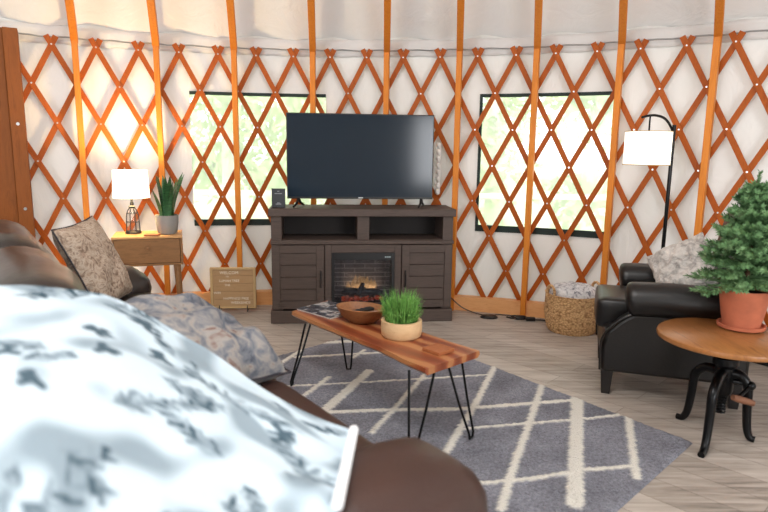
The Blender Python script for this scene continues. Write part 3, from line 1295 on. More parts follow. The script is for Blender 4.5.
ct = thing('coffee_table', 'low live edge wooden coffee table on black hairpin legs standing on grey rug', 'coffee table', (ctr.x, ctr.y, 0.012), rz)
CTI = (Matrix.Translation((ctr.x, ctr.y, 0)) @ Matrix.Rotation(rz, 4, 'Z')).inverted()
TOPZ = 0.40
bm = BM()
outl = []
N = 26


def wob(t, s):
    return 0.014 * noise.noise(Vector((t * 3.2, s * 5.0, 1.7))) + 0.006 * noise.noise(Vector((t * 11, s * 3, 0)))


pn0, pn1 = CTI @ Vector((*PT[0], 0)), CTI @ Vector((*PT[1], 0))
pf0, pf1 = CTI @ Vector((*PF[0], 0)), CTI @ Vector((*PF[1], 0))
left = []
right = []
for i in range(N + 1):
    t = i / N
    a = pn0.lerp(pf0, t)
    b = pn1.lerp(pf1, t)
    bow = 0.02 * math.sin(PI * t)
    left.append(Vector((a.x + bow * 0.6 + wob(t, 0), a.y, 0)))
    right.append(Vector((b.x - bow + wob(t, 1), b.y, 0)))
rows = []
for l, r_ in zip(left, right):
    row = []
    d = (r_ - l).normalized()
    ins = 0.016
    for p, z in ((l + d * ins * 1.2, -0.032), (l + d * 0.004, -0.018), (l + d * ins * 0.5, 0.0), ((l + r_) / 2, 0.0), (r_ - d * ins * 0.5, 0.0), (r_ - d * 0.004, -0.018), (r_ - d * ins * 1.2, -0.032), ((l + r_) / 2, -0.032)):
        row.append(bm.verts.new((p.x, p.y, TOPZ + z - 0.012)))
    rows.append(row)
for a, b in zip(rows, rows[1:]):
    for s in range(8):
        bm.faces.new((a[s], a[(s + 1) % 8], b[(s + 1) % 8], b[s]))
bm.faces.new(rows[0][::-1])
bm.faces.new(rows[-1])
mesh_obj('tabletop', bm, M_live, ct, angle=50)
# hairpin legs: top centre -> foot, with spread direction
for top, foot, spread in (((.17, 2.50), (.135, 2.445), (0.055, 0.0)), ((.325, 2.61), (.405, 2.576), (0.035, 0.055)), ((-.41, 3.24), (-.497, 3.175), (.012, .05)), ((-.215, 3.435), (-.20, 3.43), (0.045, 0.01))):
    tp = CTI @ Vector((top[0], top[1], TOPZ - 0.032 - 0.012))
    ft = CTI @ Vector((foot[0], foot[1], 0.004))
    sp_ = (CTI.to_3x3() @ Vector((spread[0], spread[1], 0)))
    q = sp_ * 0.32
    bm = BM()
    path = [tp - sp_, tp.lerp(ft, 0.5) - sp_ * 0.66, ft - q + Vector((0, 0, 0.03)), ft - q * 0.7 + Vector((0, 0, 0.006)), ft + q * 0.7 + Vector((0, 0, 0.006)), ft + q + Vector((0, 0, 0.03)), tp.lerp(ft, 0.5) + sp_ * 0.66, tp + sp_]
    tube(bm, path, 0.0058, 8)
    mesh_obj('leg', bm, M_iron, ct)

# magazine
M_mag = NT('magazine_cover')
v = M_mag.coords((1, 1, 1))
f = M_mag.noise(v, 16, 2, 0.5, 0.4)
M_mag.l(M_mag.ramp(f, [(0.35, srgb(60, 62, 70)), (0.52, srgb(92, 92, 98)), (0.6, srgb(190, 188, 186)), (0.68, srgb(110, 100, 96))]), M_mag.b.inputs['Base Color'])
M_mag.b.inputs['Roughness'].default_value = 0.25
M_paper = plain('paper', srgb(226, 222, 214), 0.7, var=0.03)
mg = thing('magazine', 'grey photo magazine lying at the far end of the coffee table', 'magazine', (-0.305, 3.345, TOPZ + 0.001), R(-42))
bm = BM()
box(bm, (0, 0, 0.004), (0.275, 0.245, 0.007))
mesh_obj('pages', bm, M_paper, mg)
bm = BM()
box(bm, (0, 0, 0.0085), (0.28, 0.25, 0.0016))
mesh_obj('cover', bm, M_mag.m, mg)

# dough bowl with remote
M_bowl = wood('bowl_wood', srgb(96, 58, 34), srgb(150, 100, 62), 0.5, (2, 12, 12), 4)
bw_ = thing('wooden_bowl', 'oblong carved wooden bowl on the coffee table holding the remote', 'bowl', (-0.115, 3.12, TOPZ + 0.001), R(-25))
bm = BM()
lathe(bm, [(0.0, 0.0), (0.055, 0.0), (0.10, 0.035), (0.125, 0.082), (0.118, 0.085), (0.09, 0.044), (0.05, 0.014), (0.0, 0.012)], 40, (0, 0, 0), 1.15, 0.80)
mesh_obj('bowl', bm, M_bowl, bw_)
rm = thing('remote_control', 'slim black remote control resting inside the wooden bowl', 'remote', (-0.125, 3.115, TOPZ + 0.062), R(28))
bm = BM()
rbox(bm, (0, 0, 0), (0.16, 0.042, 0.016), 0.007)
mesh_obj('body', bm, M_black, rm)
bm = BM()
for q in range(5):
    for p in range(3):
        box(bm, (-0.055 + q * 0.024, -0.011 + p * 0.011, 0.0085), (0.012, 0.006, 0.002))
mesh_obj('buttons', bm, M_card, rm)
rm.rotation_euler = (R(0), R(-5), R(28))
bm = BM()
box(bm, (0, 0, 0), (0.12, 0.075, 0.004))
o = mesh_obj('paper_card', bm, plain('pale_grey_card', srgb(170, 168, 170), 0.4, var=0.05))
o.location = (-0.075, 3.13, TOPZ + 0.050)
o.rotation_euler = (0, R(-4), R(-30))
tag(o, 'pale grey card lying in the wooden bowl under the remote', 'card')

# grassy pot
M_pine_pot = wood('blond_pot', srgb(206, 168, 122), srgb(224, 190, 146), 0.55, (3, 3, 8), 3)
gp = thing('grass_plant', 'bright green grassy plant in a low blond round pot on coffee table', 'plant', (0.09, 2.885, TOPZ + 0.001))
bm = BM()
lathe(bm, [(0, 0), (0.088, 0), (0.098, 0.01), (0.102, 0.05), (0.1, 0.082), (0.084, 0.082), (0.082, 0.06), (0, 0.06)], 40)
mesh_obj('pot', bm, M_pine_pot, gp)
bm = BM()
lathe(bm, [(0, 0.068), (0.082, 0.064), (0.082, 0.055), (0, 0.055)], 24)
mesh_obj('soil', bm, M_soil, gp)
k = NT('grass_blade')
f = k.noise(k.coords(), 30, 2)
k.l(k.ramp(f, [(0.3, srgb(70, 124, 48)), (0.6, srgb(118, 172, 80)), (0.85, srgb(168, 204, 124))]), k.b.inputs['Base Color'])
k.b.inputs['Roughness'].default_value = 0.6
M_blade = k.m
bm = BM()
rnd = random.Random(5)
for q in range(700):
    a = rnd.uniform(0, 2 * PI)
    r = 0.07 * math.sqrt(rnd.random())
    h = rnd.uniform(0.07, 0.20) * (1 - 0.25 * (r / 0.07) ** 2)
    ln = rnd.uniform(-0.01, 0.06)
    b2 = rnd.uniform(0, 2 * PI)
    w_ = 0.0016
    p0 = Vector((r * math.cos(a), r * math.sin(a), 0.06))
    p1 = p0 + Vector((ln * 0.4 * math.cos(a), ln * 0.4 * math.sin(a), h * 0.6))
    p2 = p0 + Vector((ln * math.cos(a), ln * math.sin(a), h))
    s = Vector((math.cos(b2), math.sin(b2), 0)) * w_
    vs = [bm.verts.new(x) for x in (p0 - s, p0 + s, p1 + s * 1.3, p1 - s * 1.3, p2)]
    bm.faces.new((vs[0], vs[1], vs[2], vs[3]))
    bm.faces.new((vs[3], vs[2], vs[4]))
    for tt in (0.35, 0.5, 0.65, 0.8):      # tiny side leaflets
        c = p0.lerp(p2, tt)
        d = Vector((rnd.uniform(-1, 1), rnd.uniform(-1, 1), 0.8)).normalized() * 0.011
        s2 = d.cross(Vector((0, 0, 1))).normalized() * 0.002
        bm.faces.new([bm.verts.new(x) for x in (c - s2, c + s2, c + d)])
mesh_obj('grass_blades', bm, M_blade, gp, smooth=False)['kind'] = 'stuff'

bm = BM()
box(bm, (0, 0, 0.008), (0.105, 0.105, 0.016))
o = mesh_obj('coaster', bm, M_rwood, bevel=0.002)
o.location = (0.253, 2.657, TOPZ + 0.001)
o.rotation_euler = (0, 0, R(43))
tag(o, 'square reddish wooden coaster on the near end of the coffee table', 'coaster')

# ------------------------------------------------------------------ sofa (local x = forward, local y = along towards the far arm)
SO = Vector((0.22, 1.19, 0))
SRZ = math.atan2(0.588, 0.809)
SM = Matrix.Translation(SO) @ Matrix.Rotation(SRZ, 4, 'Z')
sofa = thing('sofa', 'long brown leather sofa with puffy cushions in the left foreground', 'sofa', SO, SRZ)
SL = 2.93
bm = BM()
rbox(bm, (-0.46, SL / 2, 0.20), (0.84, SL - 0.1, 0.28), 0.03)
mesh_obj('base', bm, M_leather, sofa)
for i in range(3):
    a = 0.27 + i * (SL - 0.54) / 3
    b = a + (SL - 0.54) / 3
    bm = BM()
    rbox(bm, (-0.345, (a + b) / 2, 0.405), (0.80, b - a + 0.005, 0.19), 0.05, puff=(0.02, 0, 0.02))
    mesh_obj('seat_cushion', bm, M_leather if i < 2 else M_leather_shaded, sofa)


def arm(y0, y1, ztop, mat):
    bm = BM()
    # padded arm: body + bulging top roll with rounded front
    yc = (y0 + y1) / 2
    rbox(bm, (-0.46, yc, 0.27), (0.90, (y1 - y0) * 0.9, 0.44), 0.05, puff=(0.03, 0.01, 0))
    A = mesh_obj('arm', bm, mat, sofa)
    bm = BM()
    rbox(bm, (-0.20, yc, ztop - 0.13), (0.50, (y1 - y0) + 0.05, 0.26), 0.125, puff=(0.02, 0.01, 0.012))
    rbox(bm, (-0.58, yc, ztop - 0.17), (0.60, (y1 - y0), 0.24), 0.11)
    mesh_obj('arm_pad', bm, mat, A)


arm(-0.01, 0.27, 0.645, M_leather)
arm(SL - 0.24, SL, 0.625, M_leather_shaded)
bm = BM()
rbox(bm, (-0.84, SL / 2 + 0.05, 0.41), (0.18, SL - 0.16, 0.70), 0.07)
mesh_obj('back_frame', bm, M_leather, sofa)


def back_cushion(y0, y1, zt, mat, seed):
    """front profile in (x, z) with soft horizontal creases, swept along y with puffed ends"""
    prof = [(-0.80, 0.46), (-0.52, 0.46), (-0.445, 0.52), (-0.42, 0.60), (-0.44, 0.655), (-0.47, 0.675), (-0.455, 0.72), (-0.48, 0.80), (-0.535, 0.845), (-0.545, 0.87), (-0.57, 0.92), (-0.65, 0.965), (-0.74, 0.965), (-0.82, 0.91), (-0.86, 0.75)]
    sc = (zt - 0.46) / (0.965 - 0.46)
    cxp = -0.66
    bm = BM()
    ny = 22
    prev = None
    for i in range(ny + 1):
        t = i / ny
        y = y0 + (y1 - y0) * t
        e = (1 - abs(2 * t - 1) ** 5) ** 0.5
        kx = 0.55 + 0.45 * e
        kz = 0.80 + 0.20 * e
        ring = []
        for q, (x, z) in enumerate(prof):
            nz = 0.012 * noise.noise(Vector((y * 5 + seed, q * 0.5, seed)))
            ring.append(bm.verts.new((cxp + (x - cxp) * kx + nz, y, 0.46 + (z - 0.46) * sc * kz + nz)))
        if prev:
            m = len(prof)
            for s in range(m):
                bm.faces.new((prev[s], prev[(s + 1) % m], ring[(s + 1) % m], ring[s]))
        else:
            bm.faces.new(ring)
        prev = ring
    bm.faces.new(prev[::-1])
    mesh_obj('back_cushion', bm, mat, sofa, subsurf=1)


back_cushion(0.16, 0.97, 0.74, M_leather, 1)
back_cushion(0.98, 1.82, 0.955, M_leather_shaded, 2)
back_cushion(1.83, 2.68, 0.965, M_leather_shaded, 3)
for y in (0.12, SL - 0.12):
    for x in (-0.12, -0.82):
        bm = BM()
        lathe(bm, [(0.0, 0.0), (0.022, 0.0), (0.032, 0.075), (0.0, 0.075)], 14, (x, y, 0))
        mesh_obj('foot', bm, M_dark_wood_leg, sofa)

# pillows on the sofa
k = NT('beige_floral')
v = k.coords()
f = k.noise(v, 26, 4, 0.6, 1.6)
k.l(k.ramp(f, [(0.36, srgb(112, 92, 78)), (0.47, srgb(160, 140, 122)), (0.56, srgb(186, 170, 152)), (0.68, srgb(128, 108, 96))]), k.b.inputs['Base Color'])
k.b.inputs['Roughness'].default_value = 0.9
M_pil1 = k.m
k = NT('mottled_plaid')
v = k.coords()
f = k.noise(v, 14, 4, 0.6, 1.0)
k.l(k.ramp(f, [(0.34, srgb(72, 78, 90)), (0.46, srgb(112, 114, 120)), (0.58, srgb(150, 144, 138)), (0.7, srgb(112, 84, 76))]), k.b.inputs['Base Color'])
k.b.inputs['Roughness'].default_value = 0.9
M_pil2 = k.m
M_pipe = plain('dark_piping', srgb(52, 48, 54), 0.8)


def place(o, loc, normal, roll):
    """put a cushion (thin axis Z) at loc with its face along normal"""
    n = Vector(normal).normalized()
    q = n.to_track_quat('Z', 'Y')
    o.rotation_mode = 'QUATERNION'
    from mathutils import Quaternion
    o.rotation_quaternion = q @ Quaternion((0, 0, 1), roll)
    o.location = loc


def pillow(name, label, mat, w, h, t, loc, normal, roll, seed, piping=True, lump=0.02):
    root = thing(name, label, 'pillow', loc)
    o = mesh_obj('cover', cushion_bm(w, h, t, 20, lump, seed), mat, root)
    if piping:
        bm = BM()
        n = 16
        pts = []
        for s in range(4):
            for i in range(n):
                a = -1 + 2 * i / n
                x, y = [(a, -1), (1, a), (-a, 1), (-1, -a)][s]
                pts.append((x * w / 2 * (1 - 0.06 * (1 - y * y) * abs(x)), y * h / 2 * (1 - 0.06 * (1 - x * x) * abs(y)), 0))
        pts.append(pts[0])
        tube(bm, pts, 0.004, 6, cap=False)
        mesh_obj('piping', bm, M_pipe, root)
    place(root, loc, normal, roll)
    return root


pillow('throw_pillow', 'beige floral patterned pillow leaning on the far end of the sofa', M_pil1, 0.46, 0.46, 0.15, (-1.46, 3.03, 0.715), (0.93, 0.05, 0.42), R(2), 2.0)
pillow('throw_pillow', 'mottled grey blue pillow with dark piping slumped beside the white blanket', M_pil2, 0.58, 0.50, 0.24, (-0.665, 1.94, 0.64), (0.36, -0.05, 0.92), R(-22), 5.0, True, 0.045)

# ------------------------------------------------------------------ white blanket with dark branch print
RID = [(0.767, -1.02, 0.95), (0.769, -0.80, 0.985), (0.783, -0.668, 0.965), (0.823, -0.573, 0.93), (0.807, -0.431, 0.84), (0.735, -0.349, 0.78), (0.566, -0.281, 0.72), (0.401, -0.225, 0.685), (0.245, -0.158, 0.662)]
NEAR = [(-0.07, -1.05, 0.88), (-0.08, -0.90, 0.90), (-0.105, -0.841, 0.89), (-0.091, -0.78, 0.86), (-0.068, -0.708, 0.82), (-0.048, -0.623, 0.78), (-0.026, -0.539, 0.74), (-0.017, -0.457, 0.71), (-0.014, -0.37, 0.69)]


def crv(P_, s):
    x = s * (len(P_) - 1)
    i = min(int(x), len(P_) - 2)
    return Vector(P_[i]).lerp(Vector(P_[i + 1]), x - i)


def crvs(P_, s):
    a = Vector((0, 0, 0))
    for d_, w_ in ((-0.05, 0.25), (0, 0.5), (0.05, 0.25)):
        a += crv(P_, max(0, min(1, s + d_))) * w_
    return a


nS, nT = 110, 150
brn = random.Random(11)
STK = []          # print strokes in blanket space: (x0,y0,x1,y1,halfwidth,depth)


def sprig(x, y, ang, L, n):
    STK.append((x, y, x + L * math.cos(ang), y + L * math.sin(ang), 0.0035, 0.6))
    for i in range(n):
        t = (i + 0.6) / n
        bx, by = x + L * t * math.cos(ang), y + L * t * math.sin(ang)
        for s in (-1, 1):
            a = ang + s * brn.uniform(0.5, 0.95)
            l = L * brn.uniform(0.20, 0.36) * (1 - 0.5 * t)
            STK.append((bx, by, bx + l * math.cos(a), by + l * math.sin(a), brn.uniform(0.004, 0.008), brn.uniform(0.35, 1.0)))


for q in range(46):
    sprig(brn.uniform(-0.1, 1.1), brn.uniform(-0.1, 1.2), brn.uniform(0, 2 * PI), brn.uniform(0.10, 0.22), brn.randint(5, 9))
for q in range(14):
    x, y = brn.uniform(0, 1), brn.uniform(0, 1.1)
    for _ in range(6):
        a = brn.uniform(0, 2 * PI)
        STK.append((x, y, x + 0.03 * math.cos(a), y + 0.03 * math.sin(a), 0.011, 0.9))
bm = BM()
lay = bm.verts.layers.float.new('print')
grid = []
for i in range(nS + 1):
    s = i / nS
    rid, near = crvs(RID, s), crvs(NEAR, s)
    row = []
    for j in range(nT + 1):
        tt = -0.22 + 1.47 * j / nT
        if tt < 0:                                     # falls away behind the ridge
            f = -tt / 0.22
            p = rid + Vector((0.09 * f, 0.02 * f, 0)) - Vector((0, 0, 0.20)) * f ** 1.4
            if s < 0.4:
                p.x += 0.0
        elif tt <= 1:
            p = rid.lerp(near, tt)
            p.z += 0.03 * math.sin(PI * tt) * (1 - s) - 0.012 * s + 0.012 * s * max(0, 1 - abs(s - .8) * 4)
        else:                                          # hangs over the outer side
            f = (tt - 1) / 0.25
            p = near + Vector((-0.16 * f ** 0.7, -0.03 * f, -0.38 * f ** 1.3))
        # folds
        p.z += 0.010 * math.sin(tt * 9 + s * 7) * (1 - s * 0.7) + 0.014 * noise.noise(Vector((s * 5, tt * 6, 0.3)))
        # pattern coordinates in metres
        X, Y = s * 1.05, tt * 0.95
        val = 0.0
        for x0, y0, x1, y1, hw, dp in STK:
            if abs(X - x0) > 0.22 or abs(Y - y0) > 0.22:
                continue
            d = seg_d(Vector((X, Y)), Vector((x0, y0)), Vector((x1, y1)))
            if d < hw + 0.004:
                val = max(val, dp * min(1, (hw + 0.004 - d) / 0.006))
        wash = noise.noise(Vector((X * 7, Y * 7, 4)))
        if wash > 0.0:
            val = max(val, min(0.55, wash * 1.7))
        if s > 0.985:
            val = 0
        vtx = bm.verts.new((p.y, p.x, p.z))            # (forward, along, up)
        vtx[lay] = val
        row.append(vtx)
    grid.append(row)
for i in range(nS):
    for j in range(nT):
        bm.faces.new((grid[i][j], grid[i + 1][j], grid[i + 1][j + 1], grid[i][j + 1]))
M_blank = attr_mix('blanket_fleece', 'print', srgb(196, 213, 224), srgb(34, 62, 76), 0.95, 0.35, 140, 0.04, 6.0, 0.006)
bl = thing('throw_blanket', 'white fleece blanket with dark teal branch print draped over near sofa arm', 'blanket', SO, SRZ)
o = mesh_obj('fleece', bm, M_blank, bl, angle=180)
md = o.modifiers.new('solid', 'SOLIDIFY')
md.thickness = 0.012
md.offset = -1
bm = BM()
tube(bm, [grid_p for grid_p in [(crvs(RID, 1).lerp(crvs(NEAR, 1), t / 20).y + 0.003, crvs(RID, 1).lerp(crvs(NEAR, 1), t / 20).x, crvs(RID, 1).lerp(crvs(NEAR, 1), t / 20).z + 0.004) for t in range(21)]], 0.011, 8)
mesh_obj('hem', bm, plain('white_hem', srgb(236, 238, 240), 0.9, var=0.02), bl)

# ------------------------------------------------------------------ armchair (local x = forward, y = towards its far arm)
AF = Vector((-0.95, 0.30, 0)).normalized()
arz = math.atan2(AF.y, AF.x)
ac = thing('armchair', 'black leather club armchair with rolled arms at right by the wall', 'armchair', (1.315, 3.47, 0), arz)
# local +y is to the left of the facing direction = nearer the camera
AW = 0.70
bm = BM()
rbox(bm, (-0.315, 0, 0.25), (0.69, AW - 0.06, 0.25), 0.03)
mesh_obj('base', bm, M_black_leather, ac)
bm = BM()
rbox(bm, (-0.255, 0, 0.42), (0.64, AW - 0.28, 0.17), 0.03, puff=(0.006, 0, 0.016))
mesh_obj('seat_cushion', bm, M_black_leather, ac)
for s in (-1, 1):
    bm = BM()
    yc = s * (AW / 2 - 0.065)
    # side panel with a scooped front edge
    pr = [(0.03, 0.13), (0.035, 0.28), (0.01, 0.36), (-0.06, 0.43), (-0.12, 0.47), (-0.125, 0.56), (-0.68, 0.56), (-0.68, 0.13)]
    A = [bm.verts.new((x, yc - 0.055, z)) for x, z in pr]
    B = [bm.verts.new((x, yc + 0.055, z)) for x, z in pr]
    bm.faces.new(A)
    bm.faces.new(B[::-1])
    for i in range(len(pr)):
        jn = (i + 1) % len(pr)
        bm.faces.new((A[i], B[i], B[jn], A[jn]))
    sd = mesh_obj('arm', bm, M_black_leather, ac, bevel=0.02)
    bm = BM()
    pts = [(-0.075, yc + s * 0.01, 0.53), (-0.12, yc + s * 0.01, 0.535), (-0.25, yc + s * 0.01, 0.54), (-0.45, yc + s * 0.01, 0.54), (-0.66, yc + s * 0.01, 0.545)]
    tube(bm, smooth_path(pts, 5), [0.05, 0.074, 0.085, 0.091] + [0.094] * 17, 18)
    mesh_obj('arm_roll', bm, M_black_leather, sd)
    # stud line on the scooped front
    bm = BM()
    tp = smooth_path([(0.033, yc, 0.14), (0.037, yc, 0.28), (0.012, yc, 0.36), (-0.058, yc, 0.43), (-0.115, yc, 0.465)], 6)
    tube(bm, [p + Vector((0.002, s * 0.052, 0)) for p in tp], 0.006, 6)
    mesh_obj('welting', bm, M_black_leather, sd)
bm = BM()
rot = Matrix.Rotation(R(-9), 4, 'Y')
rbox(bm, (-0.645, -0.02, 0.64), (0.15, AW - 0.10, 0.72), 0.07, puff=(0.03, 0, 0.02), rot=rot)
mesh_obj('backrest', bm, M_black_leather, ac)
for x in (-0.005, -0.63):
    for s in (-1, 1):
        bm = BM()
        y = s * (AW / 2 - 0.05)
        vs0 = [bm.verts.new((x + a * 0.022, y + b * 0.022, 0)) for a, b in ((-1, -1), (1, -1), (1, 1), (-1, 1))]
        vs1 = [bm.verts.new((x + a * 0.032, y + b * 0.032, 0.135)) for a, b in ((-1, -1), (1, -1), (1, 1), (-1, 1))]
        bm.faces.new(vs0[::-1])
        bm.faces.new(vs1)
        for i in range(4):
            jn = (i + 1) % 4
            bm.faces.new((vs0[i], vs0[jn], vs1[jn], vs1[i]))
        mesh_obj('leg', bm, M_dark_wood_leg, ac, bevel=0.003)

k = NT('fuzzy_white')
f = k.noise(k.coords(), 18, 4, 0.65, 0.8)
k.l(k.ramp(f, [(0.34, srgb(160, 155, 150)), (0.5, srgb(212, 206, 200)), (0.7, srgb(228, 223, 216))]), k.b.inputs['Base Color'])
k.b.inputs['Roughness'].default_value = 1.0
k.bump(k.noise(k.coords(), 70, 3), 0.9, 0.02)
M_fuzzy = k.m


def fuzz(o, s, strength):
    t = bpy.data.textures.new('fluff', 'CLOUDS')
    t.noise_scale = s
    o.modifiers.new('sub', 'SUBSURF').render_levels = 1
    md = o.modifiers.new('fluff', 'DISPLACE')
    md.texture = t
    md.strength = strength
    md.mid_level = 0.5


pw = pillow('fluffy_pillow', 'fluffy pale grey pillow leaning in the black armchair', M_fuzzy, 0.34, 0.34, 0.16, (1.69, 3.38, 0.66), (-0.70, -0.52, 0.46), R(36), 8.0, False, 0.03)
fuzz([c for c in COL.objects if c.parent == pw][0], 0.03, 0.02)

# ------------------------------------------------------------------ basket with fluffy throw
k = NT('woven_seagrass')
wv = k.n('ShaderNodeTexVoronoi')
wv.inputs['Scale'].default_value = 1.0
k.l(k.coords((60, 60, 75)), wv.inputs['Vector'])
k.l(k.ramp(wv.outputs['Distance'], [(0.0, srgb(230, 192, 144)), (0.5, srgb(208, 164, 114)), (0.95, srgb(150, 108, 68))]), k.b.inputs['Base Color'])
k.b.inputs['Roughness'].default_value = 0.9
inv = k.n('ShaderNodeMath', operation='SUBTRACT')
inv.inputs[0].default_value = 1.0
k.l(wv.outputs['Distance'], inv.inputs[1])
k.bump(inv.outputs[0], 0.9, 0.012)
M_weave = k.m
bk = thing('basket', 'round woven seagrass basket beside the black armchair holding a throw', 'basket', (1.40, 4.37, 0))
bm = BM()
lathe(bm, [(0.0, 0), (0.165, 0), (0.185, 0.03), (0.205, 0.15), (0.20, 0.27), (0.205, 0.285), (0.192, 0.285), (0.188, 0.25), (0.19, 0.15), (0.165, 0.03), (0, 0.02)], 48)
mesh_obj('basket_body', bm, M_weave, bk)
for a in (R(200), R(20)):
    bm = BM()
    c = Vector((0.2 * math.cos(a), 0.2 * math.sin(a), 0))
    tn = Vector((-math.sin(a), math.cos(a), 0))
    tube(bm, smooth_path([c + tn * -0.045 + Vector((0, 0, 0.26)), c + tn * -0.04 + Vector((0, 0, 0.325)), c + Vector((0, 0, 0.35)), c + tn * 0.04 + Vector((0, 0, 0.325)), c + tn * 0.045 + Vector((0, 0, 0.26))], 5), 0.010, 8)
    mesh_obj('handle', bm, M_weave, bk)
bm = BM()
lathe(bm, [(0.0, 0.16), (0.15, 0.16), (0.175, 0.22), (0.178, 0.285), (0.16, 0.33), (0.10, 0.345), (0.0, 0.345)], 40)
bmesh.ops.subdivide_edges(bm, edges=bm.edges[:], cuts=1)
for v_ in bm.verts:
    q = noise.noise(Vector((v_.co.x * 16, v_.co.y * 16, v_.co.z * 10)))
    if v_.co.z > 0.25:
        v_.co.z += 0.022 * q
k = NT('mottled_throw')
f = k.noise(k.coords(), 24, 4, 0.65, 1.0)
k.l(k.ramp(f, [(0.38, srgb(112, 112, 118)), (0.48, srgb(190, 188, 190)), (0.7, srgb(226, 224, 222))]), k.b.inputs['Base Color'])
k.b.inputs['Roughness'].default_value = 1.0
o = mesh_obj('throw_blanket', bm, k.m, angle=180)
o.location = (1.40, 4.37, 0)
fuzz(o, 0.03, 0.015)
tag(o, 'mottled grey and white fluffy throw stuffed in the woven basket', 'blanket')

# ------------------------------------------------------------------ floor lamp
k = NT('pale_shade')
k.b.inputs['Base Color'].default_value = (0.92, 0.9, 0.86, 1)
k.b.inputs['Roughness'].default_value = 0.9
k.b.inputs['Emission Color'].default_value = (1.0, 0.93, 0.82, 1)
k.b.inputs['Emission Strength'].default_value = 1.3
k.bump(k.noise(k.coords(), 150, 2), 0.2, 0.002)
M_shade2 = k.m
fl = thing('floor_lamp', 'tall black arc floor lamp with white drum shade behind the armchair', 'lamp', (1.925, 4.15, 0))
bm = BM()
lathe(bm, [(0.0, 0), (0.125, 0), (0.125, 0.016), (0.118, 0.022), (0.0, 0.022)], 36)
mesh_obj('base', bm, M_iron, fl)
bm = BM()
tube(bm, [(0, 0, 0.02), (0, 0, 1.49)], 0.0125, 12)
mesh_obj('pole', bm, M_iron, fl)
bm = BM()
tube(bm, smooth_path([(0.0, -0.002, 1.40), (-0.012, -0.004, 1.455), (-0.07, -0.02, 1.525), (-0.14, -0.035, 1.548), (-0.20, -0.05, 1.545), (-0.245, -0.06, 1.533)], 6), 0.0085, 8)
mesh_obj('arm', bm, M_iron, fl)
bm = BM()
cx_, cy_ = -0.185, -0.045
tube(bm, [(cx_, cy_, 1.545), (cx_, cy_, 1.42)], 0.006, 8)
mesh_obj('shade_rod', bm, M_iron, fl)
bm = BM()
lathe(bm, [(0.146, 1.225), (0.146, 1.445)], 40, (cx_, cy_, 0), close=False)
s_ = mesh_obj('lamp_shade', bm, M_shade2, fl)
s_.modifiers.new('solid', 'SOLIDIFY').thickness = 0.003
M_strim = plain('shade_trim', srgb(190, 160, 110), 0.7)
for z in (1.227, 1.443):
    bm = BM()
    tube(bm, [(cx_ + 0.147 * math.cos(2 * PI * q / 40), cy_ + 0.147 * math.sin(2 * PI * q / 40), z) for q in range(41)], 0.003, 6, cap=False)
    mesh_obj('trim_ring', bm, M_strim, s_)

# ------------------------------------------------------------------ round crank table with potted fir
M_rtop = wood('round_top_wood', srgb(112, 70, 38), srgb(162, 108, 62), 0.28, (10, 1.6, 8), 3)
rt = thing('round_side_table', 'round wooden topped side table on black iron crank tripod at right', 'side table', (1.592, 2.70, 0))
bm = BM()
lathe(bm, [(0.0, 0.452), (0.285, 0.452), (0.302, 0.458), (0.305, 0.466), (0.302, 0.478), (0.296, 0.482), (0.0, 0.482)], 56)
mesh_obj('tabletop', bm, M_rtop, rt, angle=35)
bm = BM()
lathe(bm, [(0, 0.40), (0.10, 0.44), (0.10, 0.452), (0, 0.452)], 24)
lathe(bm, [(0.0, 0.20), (0.035, 0.20), (0.042, 0.215), (0.042, 0.33), (0.055, 0.345), (0.055, 0.375), (0.03, 0.39), (0.03, 0.44), (0, 0.44)], 24)
mesh_obj('column', bm, M_iron, rt)
bm = BM()
pts = [(0.02 * math.cos(2 * PI * q / 10), 0.02 * math.sin(2 * PI * q / 10), 0.10 + 0.11 * q / 80) for q in range(81)]
tube(bm, [(0, 0, 0.12), (0, 0, 0.22)], 0.016, 12)
tube(bm, pts, 0.004, 6)
mesh_obj('screw', bm, M_iron, rt)
for fx, fy in ((1.388, 2.458), (1.472, 2.858), (1.712, 2.61)):
    fo = Vector((fx - 1.592, fy - 2.70, 0))
    d_ = fo.normalized()
    L_ = fo.length
    bm = BM()
    pts = [d_ * 0.035 + Vector((0, 0, 0.305)), d_ * (L_ * 0.45) + Vector((0, 0, 0.30)), d_ * (L_ * 0.66) + Vector((0, 0, 0.255)), d_ * (L_ * 0.70) + Vector((0, 0, 0.16)), d_ * (L_ * 0.76) + Vector((0, 0, 0.06)), d_ * (L_ * 0.86) + Vector((0, 0, 0.018)), d_ * L_ + Vector((0, 0, 0.012))]
    pp = smooth_path(pts, 5)
    tube(bm, pp, [0.024 - 0.009 * i / (len(pp) - 1) for i in range(len(pp))], 12)
    mesh_obj('leg', bm, M_iron, rt)
# crank with wooden grip
bm = BM()
tube(bm, [(0.02, -0.02, 0.27), (0.07, -0.06, 0.27), (0.085, -0.07, 0.265)], 0.012, 10)
bmesh.ops.create_uvsphere(bm, u_segments=12, v_segments=8, radius=0.022, matrix=Matrix.Translation((0.085, -0.07, 0.265)))
tube(bm, [(0.085, -0.07, 0.265), (0.0, -0.12, 0.225)], 0.009, 10)
cr = mesh_obj('crank', bm, M_iron, rt)
bm = BM()
tube(bm, [(-0.03, -0.135, 0.235), (0.0, -0.13, 0.225), (0.075, -0.115, 0.20)], [0.013, 0.017, 0.014], 12)
gr = mesh_obj('grip', bm, wood('grip_wood', srgb(96, 60, 44), srgb(130, 86, 62), 0.5), cr)
gr['label'] = 'brown wooden crank grip'

